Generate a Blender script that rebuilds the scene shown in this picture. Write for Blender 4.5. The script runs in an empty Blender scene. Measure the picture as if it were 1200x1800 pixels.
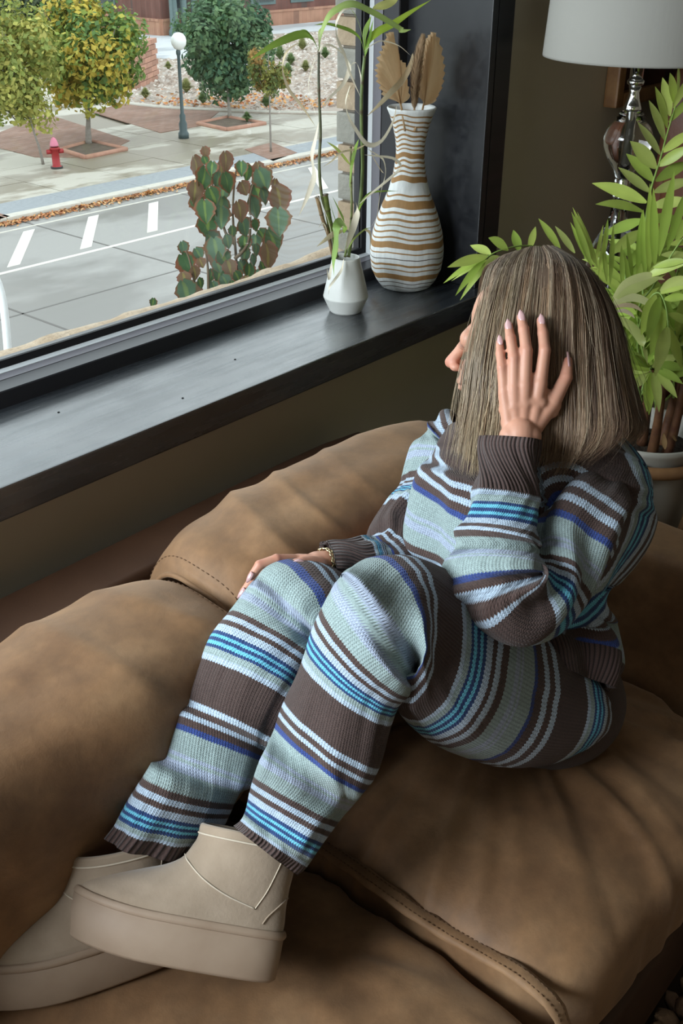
import bpy, bmesh, math, random
import numpy as np
from mathutils import Vector, Matrix
random.seed(7)
RNG = np.random.default_rng(7)
sc = bpy.context.scene
COL = sc.collection
PI = math.pi

# ------------------------------------------------------------------ camera, sky, lights, exposure
FPX = 1866.0
XA = np.array([.6534, -.3658, .6627]); ZA = np.array([.0047, -.8736, -.4866]); ZA /= np.linalg.norm(ZA)
XA -= ZA * XA.dot(ZA); XA /= np.linalg.norm(XA); YA = np.cross(ZA, XA)
CAM = np.array([0, 0, 1.65])
cam_d = bpy.data.cameras.new('camera'); cam = bpy.data.objects.new('camera', cam_d); COL.objects.link(cam)
cam_d.sensor_fit = 'VERTICAL'; cam_d.sensor_height = 36.0; cam_d.lens = 36.0 * FPX / 1800.0
cam_d.clip_start = .05; cam_d.clip_end = 500
M = Matrix.Identity(4)
for i in range(3):
    A = (XA, YA, ZA)[i]
    M[i][0] = A[0]; M[i][1] = -A[1]; M[i][2] = -A[2]; M[i][3] = CAM[i]
cam.matrix_world = M
sc.camera = cam

def P(px, py, d):
    r = np.array([(px - 600) / FPX, (py - 900) / FPX, 1.0])
    return CAM + np.array([r @ XA, r @ YA, r @ ZA]) * d
def on(px, py, ax, v):
    r = P(px, py, 1.0) - CAM
    return CAM + r * ((v - CAM[ax]) / r[ax])

world = bpy.data.worlds.new('overcast_sky'); sc.world = world; world.use_nodes = True
wn = world.node_tree.nodes; wl = world.node_tree.links
wbg = wn['Background']
wg = wn.new('ShaderNodeNewGeometry'); wsep = wn.new('ShaderNodeSeparateXYZ'); wl.new(wg.outputs['Normal'], wsep.inputs[0])
wr = wn.new('ShaderNodeValToRGB'); wl.new(wsep.outputs['Z'], wr.inputs[0])
wr.color_ramp.elements[0].position = .0; wr.color_ramp.elements[0].color = (.81, .87, .92, 1)
wr.color_ramp.elements[1].position = .7; wr.color_ramp.elements[1].color = (.90, .95, 1.0, 1)
wmap = wn.new('ShaderNodeMapping'); wmap.inputs['Scale'].default_value = (1, 1, 1)
wl.new(wr.outputs[0], wbg.inputs[0]); wbg.inputs[1].default_value = 2.4

def area(name, loc, target, sx, sy, power, color):
    l = bpy.data.lights.new(name, 'AREA'); l.shape = 'RECTANGLE'; l.size = sx; l.size_y = sy; l.energy = power; l.color = color
    o = bpy.data.objects.new(name, l); COL.objects.link(o); o.location = loc
    o.rotation_euler = (Vector(target) - Vector(loc)).to_track_quat('-Z', 'Y').to_euler()
    return o
# bright overcast sky seen steeply through the upper part of the window
area('daylight_window', (-1.25, 1.585, 2.0), (1.1, .6, .7), 1.7, .75, 142, (.86, .94, 1.0))
# weak warm fill lamp added to lift the room's ambient; no window stands there
area('fill_room', (-2.3, -1.4, 1.9), (1.4, 1.1, .6), 1.2, 1.0, 4.0, (1.0, .93, .84))

sc.view_settings.view_transform = 'Standard'; sc.view_settings.look = 'None'
sc.view_settings.gamma = 1.0; sc.view_settings.use_curve_mapping = False
sc.view_settings.exposure = 0.0

# ------------------------------------------------------------------ helpers
ORG = {}
def n3(v): 
    v = np.asarray(v, float); return v / (np.linalg.norm(v) + 1e-12)
def thing(name, label, cat, loc=(0, 0, 0), group=None):
    o = bpy.data.objects.new(name, None); COL.objects.link(o); o.empty_display_size = .05
    o.location = [float(c) for c in loc]; ORG[o.name] = np.array(loc, float)
    o['label'] = label; o['category'] = cat
    if group: o['group'] = group
    return o
def tag(o, label=None, cat=None, group=None, kind=None):
    if label: o['label'] = label
    if cat: o['category'] = cat
    if group: o['group'] = group
    if kind: o['kind'] = kind
    return o
def link(name, me, mat, parent=None, loc=None):
    if mat is not None and not me.materials: me.materials.append(mat)
    o = bpy.data.objects.new(name, me); COL.objects.link(o)
    if parent is not None: o.parent = parent
    if loc is not None: o.location = [float(c) for c in loc]
    return o
def mesh(name, V, F, mat, parent=None, smooth=True, uv=None, attrs=None, cols=None, loc=None):
    """V world coordinates, F faces (list, or numpy int array of quads/tris); children are stored relative to their parent"""
    V = np.asarray(V, float)
    org = ORG.get(parent.name, np.zeros(3)) if parent is not None else (np.array(loc, float) if loc is not None else np.zeros(3))
    me = bpy.data.meshes.new(name)
    Vl = V - org
    if isinstance(F, np.ndarray):
        k = F.shape[1]; n = len(F)
        me.vertices.add(len(V)); me.vertices.foreach_set('co', Vl.astype(np.float32).ravel())
        me.loops.add(n * k); me.loops.foreach_set('vertex_index', F.astype(np.int32).ravel())
        me.polygons.add(n); me.polygons.foreach_set('loop_start', np.arange(0, n * k, k, dtype=np.int32))
        me.update(calc_edges=True)
    else:
        me.from_pydata([tuple(v) for v in Vl], [], [tuple(int(i) for i in f) for f in F])
        me.update()
    me.polygons.foreach_set('use_smooth', np.full(len(me.polygons), bool(smooth)))
    li = None
    if uv is not None:
        li = np.zeros(len(me.loops), np.int32); me.loops.foreach_get('vertex_index', li)
        L = me.uv_layers.new(name='UVMap'); L.data.foreach_set('uv', np.asarray(uv, np.float32)[li].ravel())
    if attrs:
        for k_, a in attrs.items():
            at = me.attributes.new(k_, 'FLOAT', 'POINT'); at.data.foreach_set('value', np.asarray(a, np.float32))
    if cols is not None:
        at = me.attributes.new('col', 'FLOAT_COLOR', 'POINT')
        c = np.ones((len(V), 4), np.float32); c[:, :3] = cols; at.data.foreach_set('color', c.ravel())
    o = link(name, me, mat, parent, loc if parent is None else None)
    ORG[o.name] = org
    return o
class MB:
    def __init__(s): s.V = []; s.F = []; s.C = []; s.n = 0
    def add(s, V, F, col=None):
        V = np.asarray(V, float); s.V.append(V); s.F += [[int(i) + s.n for i in f] for f in F]; s.n += len(V)
        if col is not None: s.C.append(np.tile(np.asarray(col, float), (len(V), 1)))
    def build(s, name, mat, parent=None, smooth=True, loc=None):
        return mesh(name, np.concatenate(s.V), s.F, mat, parent, smooth, cols=np.concatenate(s.C) if s.C else None, loc=loc)
def box_vf(a, b):
    a = np.array(a, float); b = np.array(b, float)
    V = np.array([[(a, b)[i][0], (a, b)[j][1], (a, b)[k][2]] for i in (0, 1) for j in (0, 1) for k in (0, 1)])
    return V, [(0, 1, 3, 2), (4, 6, 7, 5), (0, 4, 5, 1), (2, 3, 7, 6), (0, 2, 6, 4), (1, 5, 7, 3)]
def bevbox(name, a, b, mat, parent=None, bev=.004, seg=2, rot=None, loc=None):
    bm = bmesh.new(); V, F = box_vf(a, b)
    vs = [bm.verts.new(v) for v in V]
    for f in F: bm.faces.new([vs[i] for i in f])
    if bev > 0: bmesh.ops.bevel(bm, geom=bm.edges[:], offset=bev, segments=seg, profile=.7, affect='EDGES')
    bm.verts.index_update(); bm.verts.ensure_lookup_table()
    V2 = np.array([v.co[:] for v in bm.verts]); F2 = [[v.index for v in f.verts] for f in bm.faces]
    bm.free()
    if rot is not None:
        c = (np.array(a) + np.array(b)) / 2; V2 = (V2 - c) @ np.array(rot).T + c
    return mesh(name, V2, F2, mat, parent, smooth=False, loc=loc)
def cat(pts, n, closed=False):
    """Catmull-Rom through pts (k x m) at n samples, chord parameterised"""
    p = np.asarray(pts, float); 
    if p.ndim == 1: p = p[:, None]
    k = len(p)
    if k == 2: 
        t = np.linspace(0, 1, n)[:, None]; return p[0] * (1 - t) + p[1] * t
    q = np.vstack([2 * p[0] - p[1], p, 2 * p[-1] - p[-2]])
    ts = np.linspace(0, k - 1 - 1e-9, n); out = []
    for t in ts:
        i = int(t); f = t - i; a, b, c, d = q[i], q[i + 1], q[i + 2], q[i + 3]
        out.append(.5 * ((2 * b) + (c - a) * f + (2 * a - 5 * b + 4 * c - d) * f * f + (3 * b - a - 3 * c + d) * f ** 3))
    return np.array(out)
def frames(pts, up=(0, 0, 1)):
    p = np.asarray(pts, float); T = np.gradient(p, axis=0); T /= np.linalg.norm(T, axis=1)[:, None] + 1e-12
    s = np.cross(T[0], up)
    if np.linalg.norm(s) < 1e-3: s = np.cross(T[0], (1, 0, 0))
    s = n3(s); S = []
    for t in T:
        s = s - t * s.dot(t); s = n3(s); S.append(s)
    S = np.array(S); U = np.cross(S, T); return T, S, U
def tube_vf(pts, rad, m=8, caps=True, up=(0, 0, 1), flat=1.0):
    p = np.asarray(pts, float); n = len(p); r = np.broadcast_to(np.asarray(rad, float), (n,))
    T, S, U = frames(p, up); a = np.linspace(0, 2 * PI, m, endpoint=False)
    V = (p[:, None] + r[:, None, None] * (np.cos(a)[None, :, None] * S[:, None] + flat * np.sin(a)[None, :, None] * U[:, None])).reshape(-1, 3)
    F = [(i * m + j, i * m + (j + 1) % m, (i + 1) * m + (j + 1) % m, (i + 1) * m + j) for i in range(n - 1) for j in range(m)]
    if caps: F += [tuple(range(m - 1, -1, -1)), tuple((n - 1) * m + j for j in range(m))]
    return V, F
def tube(name, pts, rad, mat, parent=None, m=8, up=(0, 0, 1), flat=1.0, loc=None):
    V, F = tube_vf(pts, rad, m, True, up, flat); return mesh(name, V, F, mat, parent, loc=loc)
def lathe_vf(prof, c, m=48, close_bottom=True, close_top=False):
    V = []; c = np.array(c, float); a = np.linspace(0, 2 * PI, m, endpoint=False)
    for r, z in prof: V += [[c[0] + r * math.cos(t), c[1] + r * math.sin(t), c[2] + z] for t in a]
    n = len(prof)
    F = [(i * m + j, i * m + (j + 1) % m, (i + 1) * m + (j + 1) % m, (i + 1) * m + j) for i in range(n - 1) for j in range(m)]
    if close_bottom: F.append(tuple(range(m - 1, -1, -1)))
    if close_top: F.append(tuple((n - 1) * m + j for j in range(m)))
    return np.array(V), F
def lathe(name, prof, c, mat, parent=None, m=48, cb=True, ct=False, loc=None, smooth=True):
    V, F = lathe_vf(prof, c, m, cb, ct); return mesh(name, V, F, mat, parent, loc=loc, smooth=smooth)
def ribbon_vf(pts, w, side=None, fold=.15, up=(0, 0, 1), twist=0.0):
    p = np.asarray(pts, float); n = len(p); T, S, U = frames(p, up)
    if side is not None:
        sd = np.asarray(side, float)
        S = sd - T * (T @ sd)[:, None]; S /= np.linalg.norm(S, axis=1)[:, None] + 1e-9; U = np.cross(S, T)
    if twist:
        a = np.linspace(0, twist, n)[:, None]; S, U = S * np.cos(a) + U * np.sin(a), U * np.cos(a) - S * np.sin(a)
    w = np.broadcast_to(np.asarray(w, float), (n,))[:, None]
    V = np.stack([p - S * w, p - U * w * fold, p + S * w], 1).reshape(-1, 3)
    F = [(i * 3 + j, i * 3 + j + 1, i * 3 + j + 4, i * 3 + j + 3) for i in range(n - 1) for j in (0, 1)]
    return V, F
def leafw(n, w, peak=.4, base=.12):
    t = np.linspace(0, 1, n); a = np.where(t < peak, base + (1 - base) * np.sin(PI / 2 * t / peak) ** .8, np.cos(PI / 2 * (t - peak) / (1 - peak)) ** .9)
    return w * np.maximum(a, .02)
# vectorised value noise
def _h(i, j, k, s):
    n = (i * 374761393 + j * 668265263 + k * 2147483647 + s * 974634777) & 0xffffffff
    n = ((n ^ (n >> 13)) * 1274126177) & 0xffffffff
    return ((n ^ (n >> 16)) & 0xffff) / 65535.0
def vnoise(Pn, s=0):
    Pn = np.asarray(Pn, float); f = np.floor(Pn).astype(np.int64); t = Pn - f; t = t * t * (3 - 2 * t); r = 0
    for a in (0, 1):
        for b in (0, 1):
            for c in (0, 1):
                w = (t[:, 0] if a else 1 - t[:, 0]) * (t[:, 1] if b else 1 - t[:, 1]) * (t[:, 2] if c else 1 - t[:, 2])
                r = r + w * _h(f[:, 0] + a, f[:, 1] + b, f[:, 2] + c, s)
    return r * 2 - 1
def fbm(Pn, s=0, o=3):
    r = 0; a = 1.
    for k in range(o): r = r + a * vnoise(np.asarray(Pn) * 2 ** k + 17.3 * k, s + k); a *= .5
    return r
def ridge(Pn, s=0): return 1 - np.abs(vnoise(Pn, s)) * 2
def sstep(a, b, x): 
    t = np.clip((np.asarray(x, float) - a) / (b - a), 0, 1); return t * t * (3 - 2 * t)
def vnormals(V, F):
    F = np.asarray(F); N = np.zeros_like(V); n = np.cross(V[F[:, 2]] - V[F[:, 0]], V[F[:, 3]] - V[F[:, 1]]) if F.shape[1] == 4 else np.cross(V[F[:, 1]] - V[F[:, 0]], V[F[:, 2]] - V[F[:, 0]])
    for j in range(F.shape[1]): np.add.at(N, F[:, j], n)
    return N / (np.linalg.norm(N, axis=1)[:, None] + 1e-12)
def cubegrid(n):
    """welded cube grid, verts in [-1,1]^3"""
    idx = {}; V = []; F = []
    def g(i, j, k):
        t = (i, j, k)
        if t not in idx: idx[t] = len(V); V.append([2 * i / n - 1, 2 * j / n - 1, 2 * k / n - 1])
        return idx[t]
    for a in range(n):
        for b in range(n):
            F.append((g(a, b, 0), g(a, b + 1, 0), g(a + 1, b + 1, 0), g(a + 1, b, 0)))
            F.append((g(a, b, n), g(a + 1, b, n), g(a + 1, b + 1, n), g(a, b + 1, n)))
            F.append((g(a, 0, b), g(a + 1, 0, b), g(a + 1, 0, b + 1), g(a, 0, b + 1)))
            F.append((g(a, n, b), g(a, n, b + 1), g(a + 1, n, b + 1), g(a + 1, n, b)))
            F.append((g(0, a, b), g(0, a, b + 1), g(0, a + 1, b + 1), g(0, a + 1, b)))
            F.append((g(n, a, b), g(n, a + 1, b), g(n, a + 1, b + 1), g(n, a, b + 1)))
    return np.array(V), np.array(F)

# ------------------------------------------------------------------ materials
def srgb(r, g, b): 
    f = lambda c: c / 12.92 if c <= .04045 else ((c + .055) / 1.055) ** 2.4
    return (f(r / 255), f(g / 255), f(b / 255))
class Mt:
    """small wrapper to write node materials"""
    def __init__(s, name, rough=.6, spec=.5, color=(.5, .5, .5)):
        s.m = bpy.data.materials.new(name); s.m.use_nodes = True; s.nt = s.m.node_tree; s.b = s.nt.nodes['Principled BSDF']
        s.b.inputs['Roughness'].default_value = rough; s.b.inputs['Specular IOR Level'].default_value = spec; s.b.inputs['Base Color'].default_value = (*color, 1)
        s._co = None
    def N(s, t, **kw):
        n = s.nt.nodes.new(t)
        for k, v in kw.items():
            if k.startswith('i_'):
                key = k[2:]; key = int(key) if key.isdigit() else key
                n.inputs[key].default_value = v
            else: setattr(n, k, v)
        return n
    def L(s, a, b): s.nt.links.new(a, b)
    def co(s, kind='Object'):
        if s._co is None: s._co = s.N('ShaderNodeTexCoord')
        return s._co.outputs[kind]
    def noise(s, scale, detail=3, rough=.55, co=None, stretch=None, dist=0.0):
        n = s.N('ShaderNodeTexNoise'); n.inputs['Scale'].default_value = scale; n.inputs['Detail'].default_value = detail; n.inputs['Roughness'].default_value = rough; n.inputs['Distortion'].default_value = dist
        c = co if co is not None else s.co()
        if stretch is not None:
            mp = s.N('ShaderNodeMapping'); mp.inputs['Scale'].default_value = stretch; s.L(c, mp.inputs[0]); c = mp.outputs[0]
        s.L(c, n.inputs['Vector']); return n.outputs['Fac']
    def ramp(s, fac, stops, interp='LINEAR'):
        r = s.N('ShaderNodeValToRGB'); cr = r.color_ramp; cr.interpolation = interp
        while len(cr.elements) < len(stops): cr.elements.new(.5)
        for e, (p_, c) in zip(cr.elements, sorted(stops, key=lambda q: q[0])): e.position = p_; e.color = (*c, 1) if len(c) == 3 else c
        s.L(fac, r.inputs[0]); return r.outputs[0]
    def mix(s, f, a, b, mode='MIX'):
        n = s.N('ShaderNodeMix', data_type='RGBA', blend_type=mode)
        if isinstance(f, (int, float)): n.inputs[0].default_value = f
        else: s.L(f, n.inputs[0])
        for q, v in ((6, a), (7, b)):
            if isinstance(v, tuple): n.inputs[q].default_value = (*v, 1) if len(v) == 3 else v
            else: s.L(v, n.inputs[q])
        return n.outputs[2]
    def math(s, op, a, b=0.0, c=None):
        n = s.N('ShaderNodeMath', operation=op)
        for i, v in enumerate((a, b) if c is None else (a, b, c)):
            if isinstance(v, (int, float)): n.inputs[i].default_value = v
            else: s.L(v, n.inputs[i])
        return n.outputs[0]
    def color(s, c): s.L(c, s.b.inputs['Base Color']); return s
    def rough(s, c): s.L(c, s.b.inputs['Roughness']); return s
    def bump(s, h, strength=.3, dist=.01):
        n = s.N('ShaderNodeBump'); n.inputs['Strength'].default_value = strength; n.inputs['Distance'].default_value = dist; s.L(h, n.inputs['Height'])
        if s.b.inputs['Normal'].is_linked: s.L(s.b.inputs['Normal'].links[0].from_socket, n.inputs['Normal'])
        s.L(n.outputs[0], s.b.inputs['Normal']); return s
def simple(name, c1, c2=None, scale=8, rough=.6, spec=.4, bump=0.0, bscale=60, bdist=.004, stretch=None, detail=4, trans=None):
    m = Mt(name, rough, spec, c1)
    if c2 is not None:
        f = m.noise(scale, detail, stretch=stretch); m.color(m.ramp(f, [(.3, c1), (.7, c2)]))
    if bump: m.bump(m.noise(bscale, 3, stretch=stretch), bump, bdist)
    if trans: m.b.inputs['Transmission Weight'].default_value = trans
    return m.m
def colattr(name, rough=.5, spec=.3, tint=None, bump=0, bscale=80, transl=0.0):
    m = Mt(name, rough, spec); a = m.N('ShaderNodeAttribute', attribute_name='col'); m.color(a.outputs['Color'])
    if bump: m.bump(m.noise(bscale, 2), bump, .003)
    if transl:
        t = m.N('ShaderNodeBsdfTranslucent'); mx = m.N('ShaderNodeMixShader'); mx.inputs[0].default_value = transl
        m.L(a.outputs['Color'], t.inputs[0]); m.L(m.b.outputs[0], mx.inputs[1]); m.L(t.outputs[0], mx.inputs[2])
        m.L(mx.outputs[0], m.nt.nodes['Material Output'].inputs[0])
    return m.m

# ------------------------------------------------------------------ surface materials of the room
def m_black(name='black_paint', top=False):
    m = Mt(name, .38, .5, (.010, .011, .014))
    f = m.noise(3.0, 5, stretch=(1.2, 14, 14)); g = m.noise(2.2, 3)
    if top:
        dust = m.math('MULTIPLY', f, g)
        m.color(m.ramp(dust, [(.15, (.012, .014, .018)), (.5, (.05, .06, .068))]))
        m.rough(m.ramp(m.math('ADD', m.math('MULTIPLY', f, .5), m.math('MULTIPLY', g, .5)), [(.3, (.30,) * 3), (.7, (.46,) * 3)]))
        m.bump(f, .12, .002); m.b.inputs['Coat Weight'].default_value = 1; m.b.inputs['Coat IOR'].default_value = 1.9; m.L(m.ramp(m.noise(5, 5, .65, stretch=(.8, 9, 9)), [(.35, (.13,) * 3), (.65, (.36,) * 3)]), m.b.inputs['Coat Roughness']); m.L(m.ramp(m.noise(2.6, 5, .6), [(.34, (.55,) * 3), (.6, (1,) * 3)]), m.b.inputs['Coat Weight'])
    else:
        m.rough(m.ramp(f, [(.3, (.3,) * 3), (.7, (.5,) * 3)])); m.bump(f, .08, .002)
    return m.m
BLACK = m_black(); SILLTOP = m_black('black_paint_brushed', True)
WALLP = simple('taupe_wall_paint', (.45, .395, .29), (.49, .43, .32), 3, .8, .2, .12, 220, .0015)
CEILP = simple('ceiling_paint', (.32, .30, .27), (.36, .34, .31), 2, .9, .1)
FLOORM = simple('dark_oak_floor', (.07, .04, .022), (.12, .07, .04), 4, .45, .4, .2, 30, .002, (1, 12, 1))
def m_leather():
    m = Mt('nubuck_leather', .62, .28)
    a = m.noise(4.5, 5, .6); b = m.noise(26, 4, .6)
    c1 = m.ramp(a, [(.28, (.115, .057, .027)), (.52, (.215, .118, .058)), (.75, (.315, .190, .102))])
    c2 = m.ramp(b, [(.3, (.72,) * 3), (.7, (1.12, 1.1, 1.05))])
    m.color(m.mix(.8, c1, c2, 'MULTIPLY'))
    m.rough(m.ramp(a, [(.3, (.50,) * 3), (.7, (.70,) * 3)]))
    m.bump(m.noise(420, 2), .14, .0012); m.bump(m.noise(38, 4, dist=.6), .16, .005)
    m.b.inputs['Sheen Weight'].default_value = .25; m.b.inputs['Sheen Roughness'].default_value = .5; m.b.inputs['Sheen Tint'].default_value = (.9, .65, .45, 1)
    return m.m
LEATHER = m_leather()
LEATHERD = simple('leather_frame', (.040, .018, .009), (.065, .030, .015), 5, .6, .3, .15, 300, .001)
THREAD = simple('dark_thread', (.10, .05, .022), None, rough=.8)

# ------------------------------------------------------------------ room shell
def struct(name, boxes, mat, bev=0):
    mb = MB()
    for a, b in boxes: V, F = box_vf(a, b); mb.add(V, F)
    o = mb.build(name, mat, smooth=False); o['kind'] = 'structure'; return o
XJ, YF, ZS = 2.100, 1.35, .878        # jamb face, sill front, sill top
XL, ZT = -2.25, 2.45                    # far left and top of the window opening
XW0, XW1, YB, ZC = -2.6, 4.6, -3.2, 2.75
YW = 1.408                             # face of the window wall
struct('floor', [((XW0, YB, -.05), (XW1, YW + .4, 0))], FLOORM)
struct('ceiling', [((XW0, YB, ZC), (XW1, YW + .4, ZC + .08))], CEILP)
struct('wall_back', [((XW0, YW, 0), (XW1, YW + .3, ZS - .06)), ((XJ + .085, YW, ZS - .06), (XW1, YW + .3, ZC)),
                     ((XW0, YW, ZS - .06), (XL - .085, YW + .3, ZC)), ((XL - .085, YW, ZT + .085), (XJ + .085, YW + .3, ZC))], WALLP)
struct('wall_left', [((XW0 - .1, YB, 0), (XW0, YW, ZC))], WALLP)
struct('wall_right', [((XW1, YB, 0), (XW1 + .1, YW, ZC))], WALLP)
struct('wall_front', [((XW0, YB - .1, 0), (XW1, YB, ZC))], WALLP)

# window: black box of boards, frame rails, glass
win = bpy.data.objects.new('window_1', None); COL.objects.link(win); win['kind'] = 'structure'; ORG['window_1'] = np.zeros(3)
bevbox('window_sill', (XL - .085, YF, ZS - .057), (XJ + .089, 1.66, ZS), SILLTOP, win, .003)
bevbox('jamb_board', (XJ, YF + .035, ZS + .0005), (XJ + .022, 1.66, ZT), BLACK, win, .002)
bevbox('jamb_edge_board', (XJ + .027, YF + .037, ZS + .0005), (XJ + .089, 1.66, ZT), BLACK, win, .002)
bevbox('jamb_board', (XL - .05, YF, ZS + .0005), (XL, 1.66, ZT), BLACK, win, .002)
bevbox('head_board', (XL - .05, YF, ZT), (XJ + .083, 1.66, ZT + .06), BLACK, win, .002)
METALB = Mt('anodised_dark_frame', .33, .5, (.022, .022, .026)).m
METALL = Mt('anodised_lilac_grey_frame', .38, .5, (.16, .155, .175)).m
STRIP = Mt('white_glazing_strip', .45, .5, (.62, .66, .68)).m
GASK = Mt('rubber_gasket', .6, .3, (.012, .012, .014)).m
def rail_sweep(name, prof, mat):
    """profile (y, h) swept round the opening, h measured inwards from the boards"""
    mb = []
    ring = [(XL, ZS, 1, 1), (XJ, ZS, -1, 1), (XJ, ZT, -1, -1), (XL, ZT, 1, -1)]
    V = np.array([[x + sx * h, y, z + sz * h] for (x, z, sx, sz) in ring for (y, h) in prof]); n = len(prof)
    F = [(i * n + j, i * n + (j + 1) % n, ((i + 1) % 4) * n + (j + 1) % n, ((i + 1) % 4) * n + j) for i in range(4) for j in range(n)]
    return mesh(name, V, F, mat, win, smooth=False)
rail_sweep('frame_rail', [(1.612, -.002), (1.612, .030), (1.614, .032), (1.657, .032), (1.657, -.002)], METALB)
rail_sweep('inner_stop', [(1.660, -.002), (1.660, .032), (1.6835, .033), (1.6835, -.002)], METALL)
rail_sweep('glazing_strip', [(1.6835, -.002), (1.6835, .0345), (1.6935, .0385), (1.6935, -.002)], STRIP)
rail_sweep('glazing_gasket', [(1.6935, -.002), (1.6935, .040), (1.697, .052), (1.702, .052), (1.702, -.002)], GASK)
OUTSILL = Mt('zinc_outer_sill', .5, .4, (.20, .215, .225)).m
rail_sweep('outer_frame', [(1.708, -.01), (1.708, .050), (1.728, .047), (1.728, -.01)], METALB)
def m_glass(name, tint=(.95, .975, .965), r=.0):
    m = Mt(name); nt = m.nt; tr = m.N('ShaderNodeBsdfTransparent'); gl = m.N('ShaderNodeBsdfGlossy'); gl.inputs['Roughness'].default_value = r; gl.inputs[0].default_value = (.55, .55, .55, 1)
    fr = m.N('ShaderNodeFresnel'); gb = m.N('ShaderNodeNewGeometry'); m.L(m.math('SUBTRACT', 1.45, m.math('MULTIPLY', gb.outputs['Backfacing'], .7603)), fr.inputs[0]); mx = m.N('ShaderNodeMixShader'); tr.inputs[0].default_value = (*tint, 1)
    m.L(fr.outputs[0], mx.inputs[0]); m.L(tr.outputs[0], mx.inputs[1]); m.L(gl.outputs[0], mx.inputs[2]); m.L(mx.outputs[0], nt.nodes['Material Output'].inputs[0]); return m.m
bevbox('glass_pane', (XL + .03, 1.703, ZS + .03), (XJ - .03, 1.707, ZT - .03), m_glass('window_glass'), win, 0)
# screw heads in the sill
SCREW = Mt('screw_hole', .8, .2, (.004, .004, .004)).m
for px, py in ((413, 632), (321, 700), (103, 725), (300, 610 + 5)):
    c = on(px, py, 2, ZS); lathe('screw_hole', [(.0015, .0), (.0024, .0006), (.0016, .0012), (.0008, .0012)], (c[0], c[1], ZS), SCREW, win, 10, True, True)

# ------------------------------------------------------------------ outside, close to the window
STONEA = simple('grey_limestone', (.24, .23, .20), (.33, .31, .27), 14, .85, .2, .7, 60, .006)
STONEB = simple('tan_limestone', (.34, .25, .165), (.43, .33, .235), 14, .85, .2, .7, 60, .006)
MORT = simple('mortar', (.20, .165, .13), (.26, .22, .18), 20, .9, .1)
pil = struct('wall_outside', [((2.115, 1.712, .70), (3.4, 1.818, 3.2)), ((XL - .3, 1.712, -.3), (3.4, 1.818, .86))], MORT)
zz = .878; i = 0; rr = random.Random(3)
while zz < 1.95:
    h = .0745 + rr.uniform(-.006, .006)
    dx = rr.uniform(-.004, .004)
    bevbox('stone_block', (2.10 + dx, 1.712, zz), (2.36, 1.826 + rr.uniform(-.003, .004), zz + h - .006), (STONEB if i % 2 else STONEA), pil, .006, 2)
    zz += h; i += 1
osill = struct('trim_1', [((XL - .1, 1.728, .86), (2.10, 1.765, .899))], OUTSILL)
# rough stone ledge below the glass
def ledge():
    n, m_ = 260, 12; xs = np.linspace(XL, 2.9, n); ys = np.linspace(1.762, 1.86, m_)
    X, Y_ = np.meshgrid(xs, ys, indexing='ij'); Z_ = .885 + .006 * fbm(np.stack([X.ravel() * 14, Y_.ravel() * 14, 0 * X.ravel()], 1), 4).reshape(X.shape)
    Z_[:, -1] -= .08; Y_[:, -1] += .015 * vnoise(np.stack([xs * 9, xs * 0, xs * 0], 1), 8)
    lump = np.exp(-((X - 2.08) / .10) ** 2 - ((Y_ - 1.83) / .05) ** 2); Z_ += .014 * lump
    V = np.stack([X, Y_, Z_], 2).reshape(-1, 3); F = [(i * m_ + j, (i + 1) * m_ + j, (i + 1) * m_ + j + 1, i * m_ + j + 1) for i in range(n - 1) for j in range(m_ - 1)]
    o = mesh('trim_2', V, F, simple('sandstone_ledge', (.42, .31, .21), (.56, .45, .34), 18, .9, .2, .8, 70, .006)); o['kind'] = 'structure'
ledge()
# white bent pipe rail outside at the left
PIPE = Mt('white_painted_steel', .4, .5, (.75, .76, .76)).m
pr = [P(-26, 470, 3.35), P(-8, 488, 3.34), P(3, 520, 3.33), P(9, 560, 3.32), P(14, 620, 3.31), P(20, 700, 3.3)]
tag(tube('pipe_rail', cat(pr, 20), .0125, PIPE, m=12, loc=pr[-1]), 'white bent steel pipe standing outside the window at its lower left', 'pipe')

# copper-leaved shrub outside the glass
def gradleaf(name, ca, cb, cv, rough=.5):
    m = Mt(name, rough, .3); u = m.co('UV'); sp = m.N('ShaderNodeSeparateXYZ'); m.L(u, sp.inputs[0])
    e = m.math('ABSOLUTE', m.math('SUBTRACT', sp.outputs[0], .5)); nz = m.noise(9, 3)
    ed = m.math('ADD', m.math('MULTIPLY', e, 1.9), m.math('MULTIPLY', m.math('SUBTRACT', nz, .5), .7))
    c = m.ramp(ed, [(.05, cv), (.16, ca), (.64, ca), (.82, cb), (1.0, cb)]); m.color(c)
    t = m.N('ShaderNodeBsdfTranslucent'); mx = m.N('ShaderNodeMixShader'); mx.inputs[0].default_value = .25
    m.L(c, t.inputs[0]); m.L(m.b.outputs[0], mx.inputs[1]); m.L(t.outputs[0], mx.inputs[2]); m.L(mx.outputs[0], m.nt.nodes['Material Output'].inputs[0]); return m.m
LGREEN = [gradleaf('shrub_leaf_green', (.09, .17, .08), (.30, .12, .07), (.22, .32, .09)),
          gradleaf('shrub_leaf_red', (.26, .17, .11), (.33, .15, .11), (.36, .30, .12)),
          gradleaf('shrub_leaf_blue', (.14, .23, .15), (.28, .15, .09), (.24, .34, .15))]
STEMB = simple('brown_stem', (.10, .065, .04), (.17, .12, .075), 30, .8)
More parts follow.
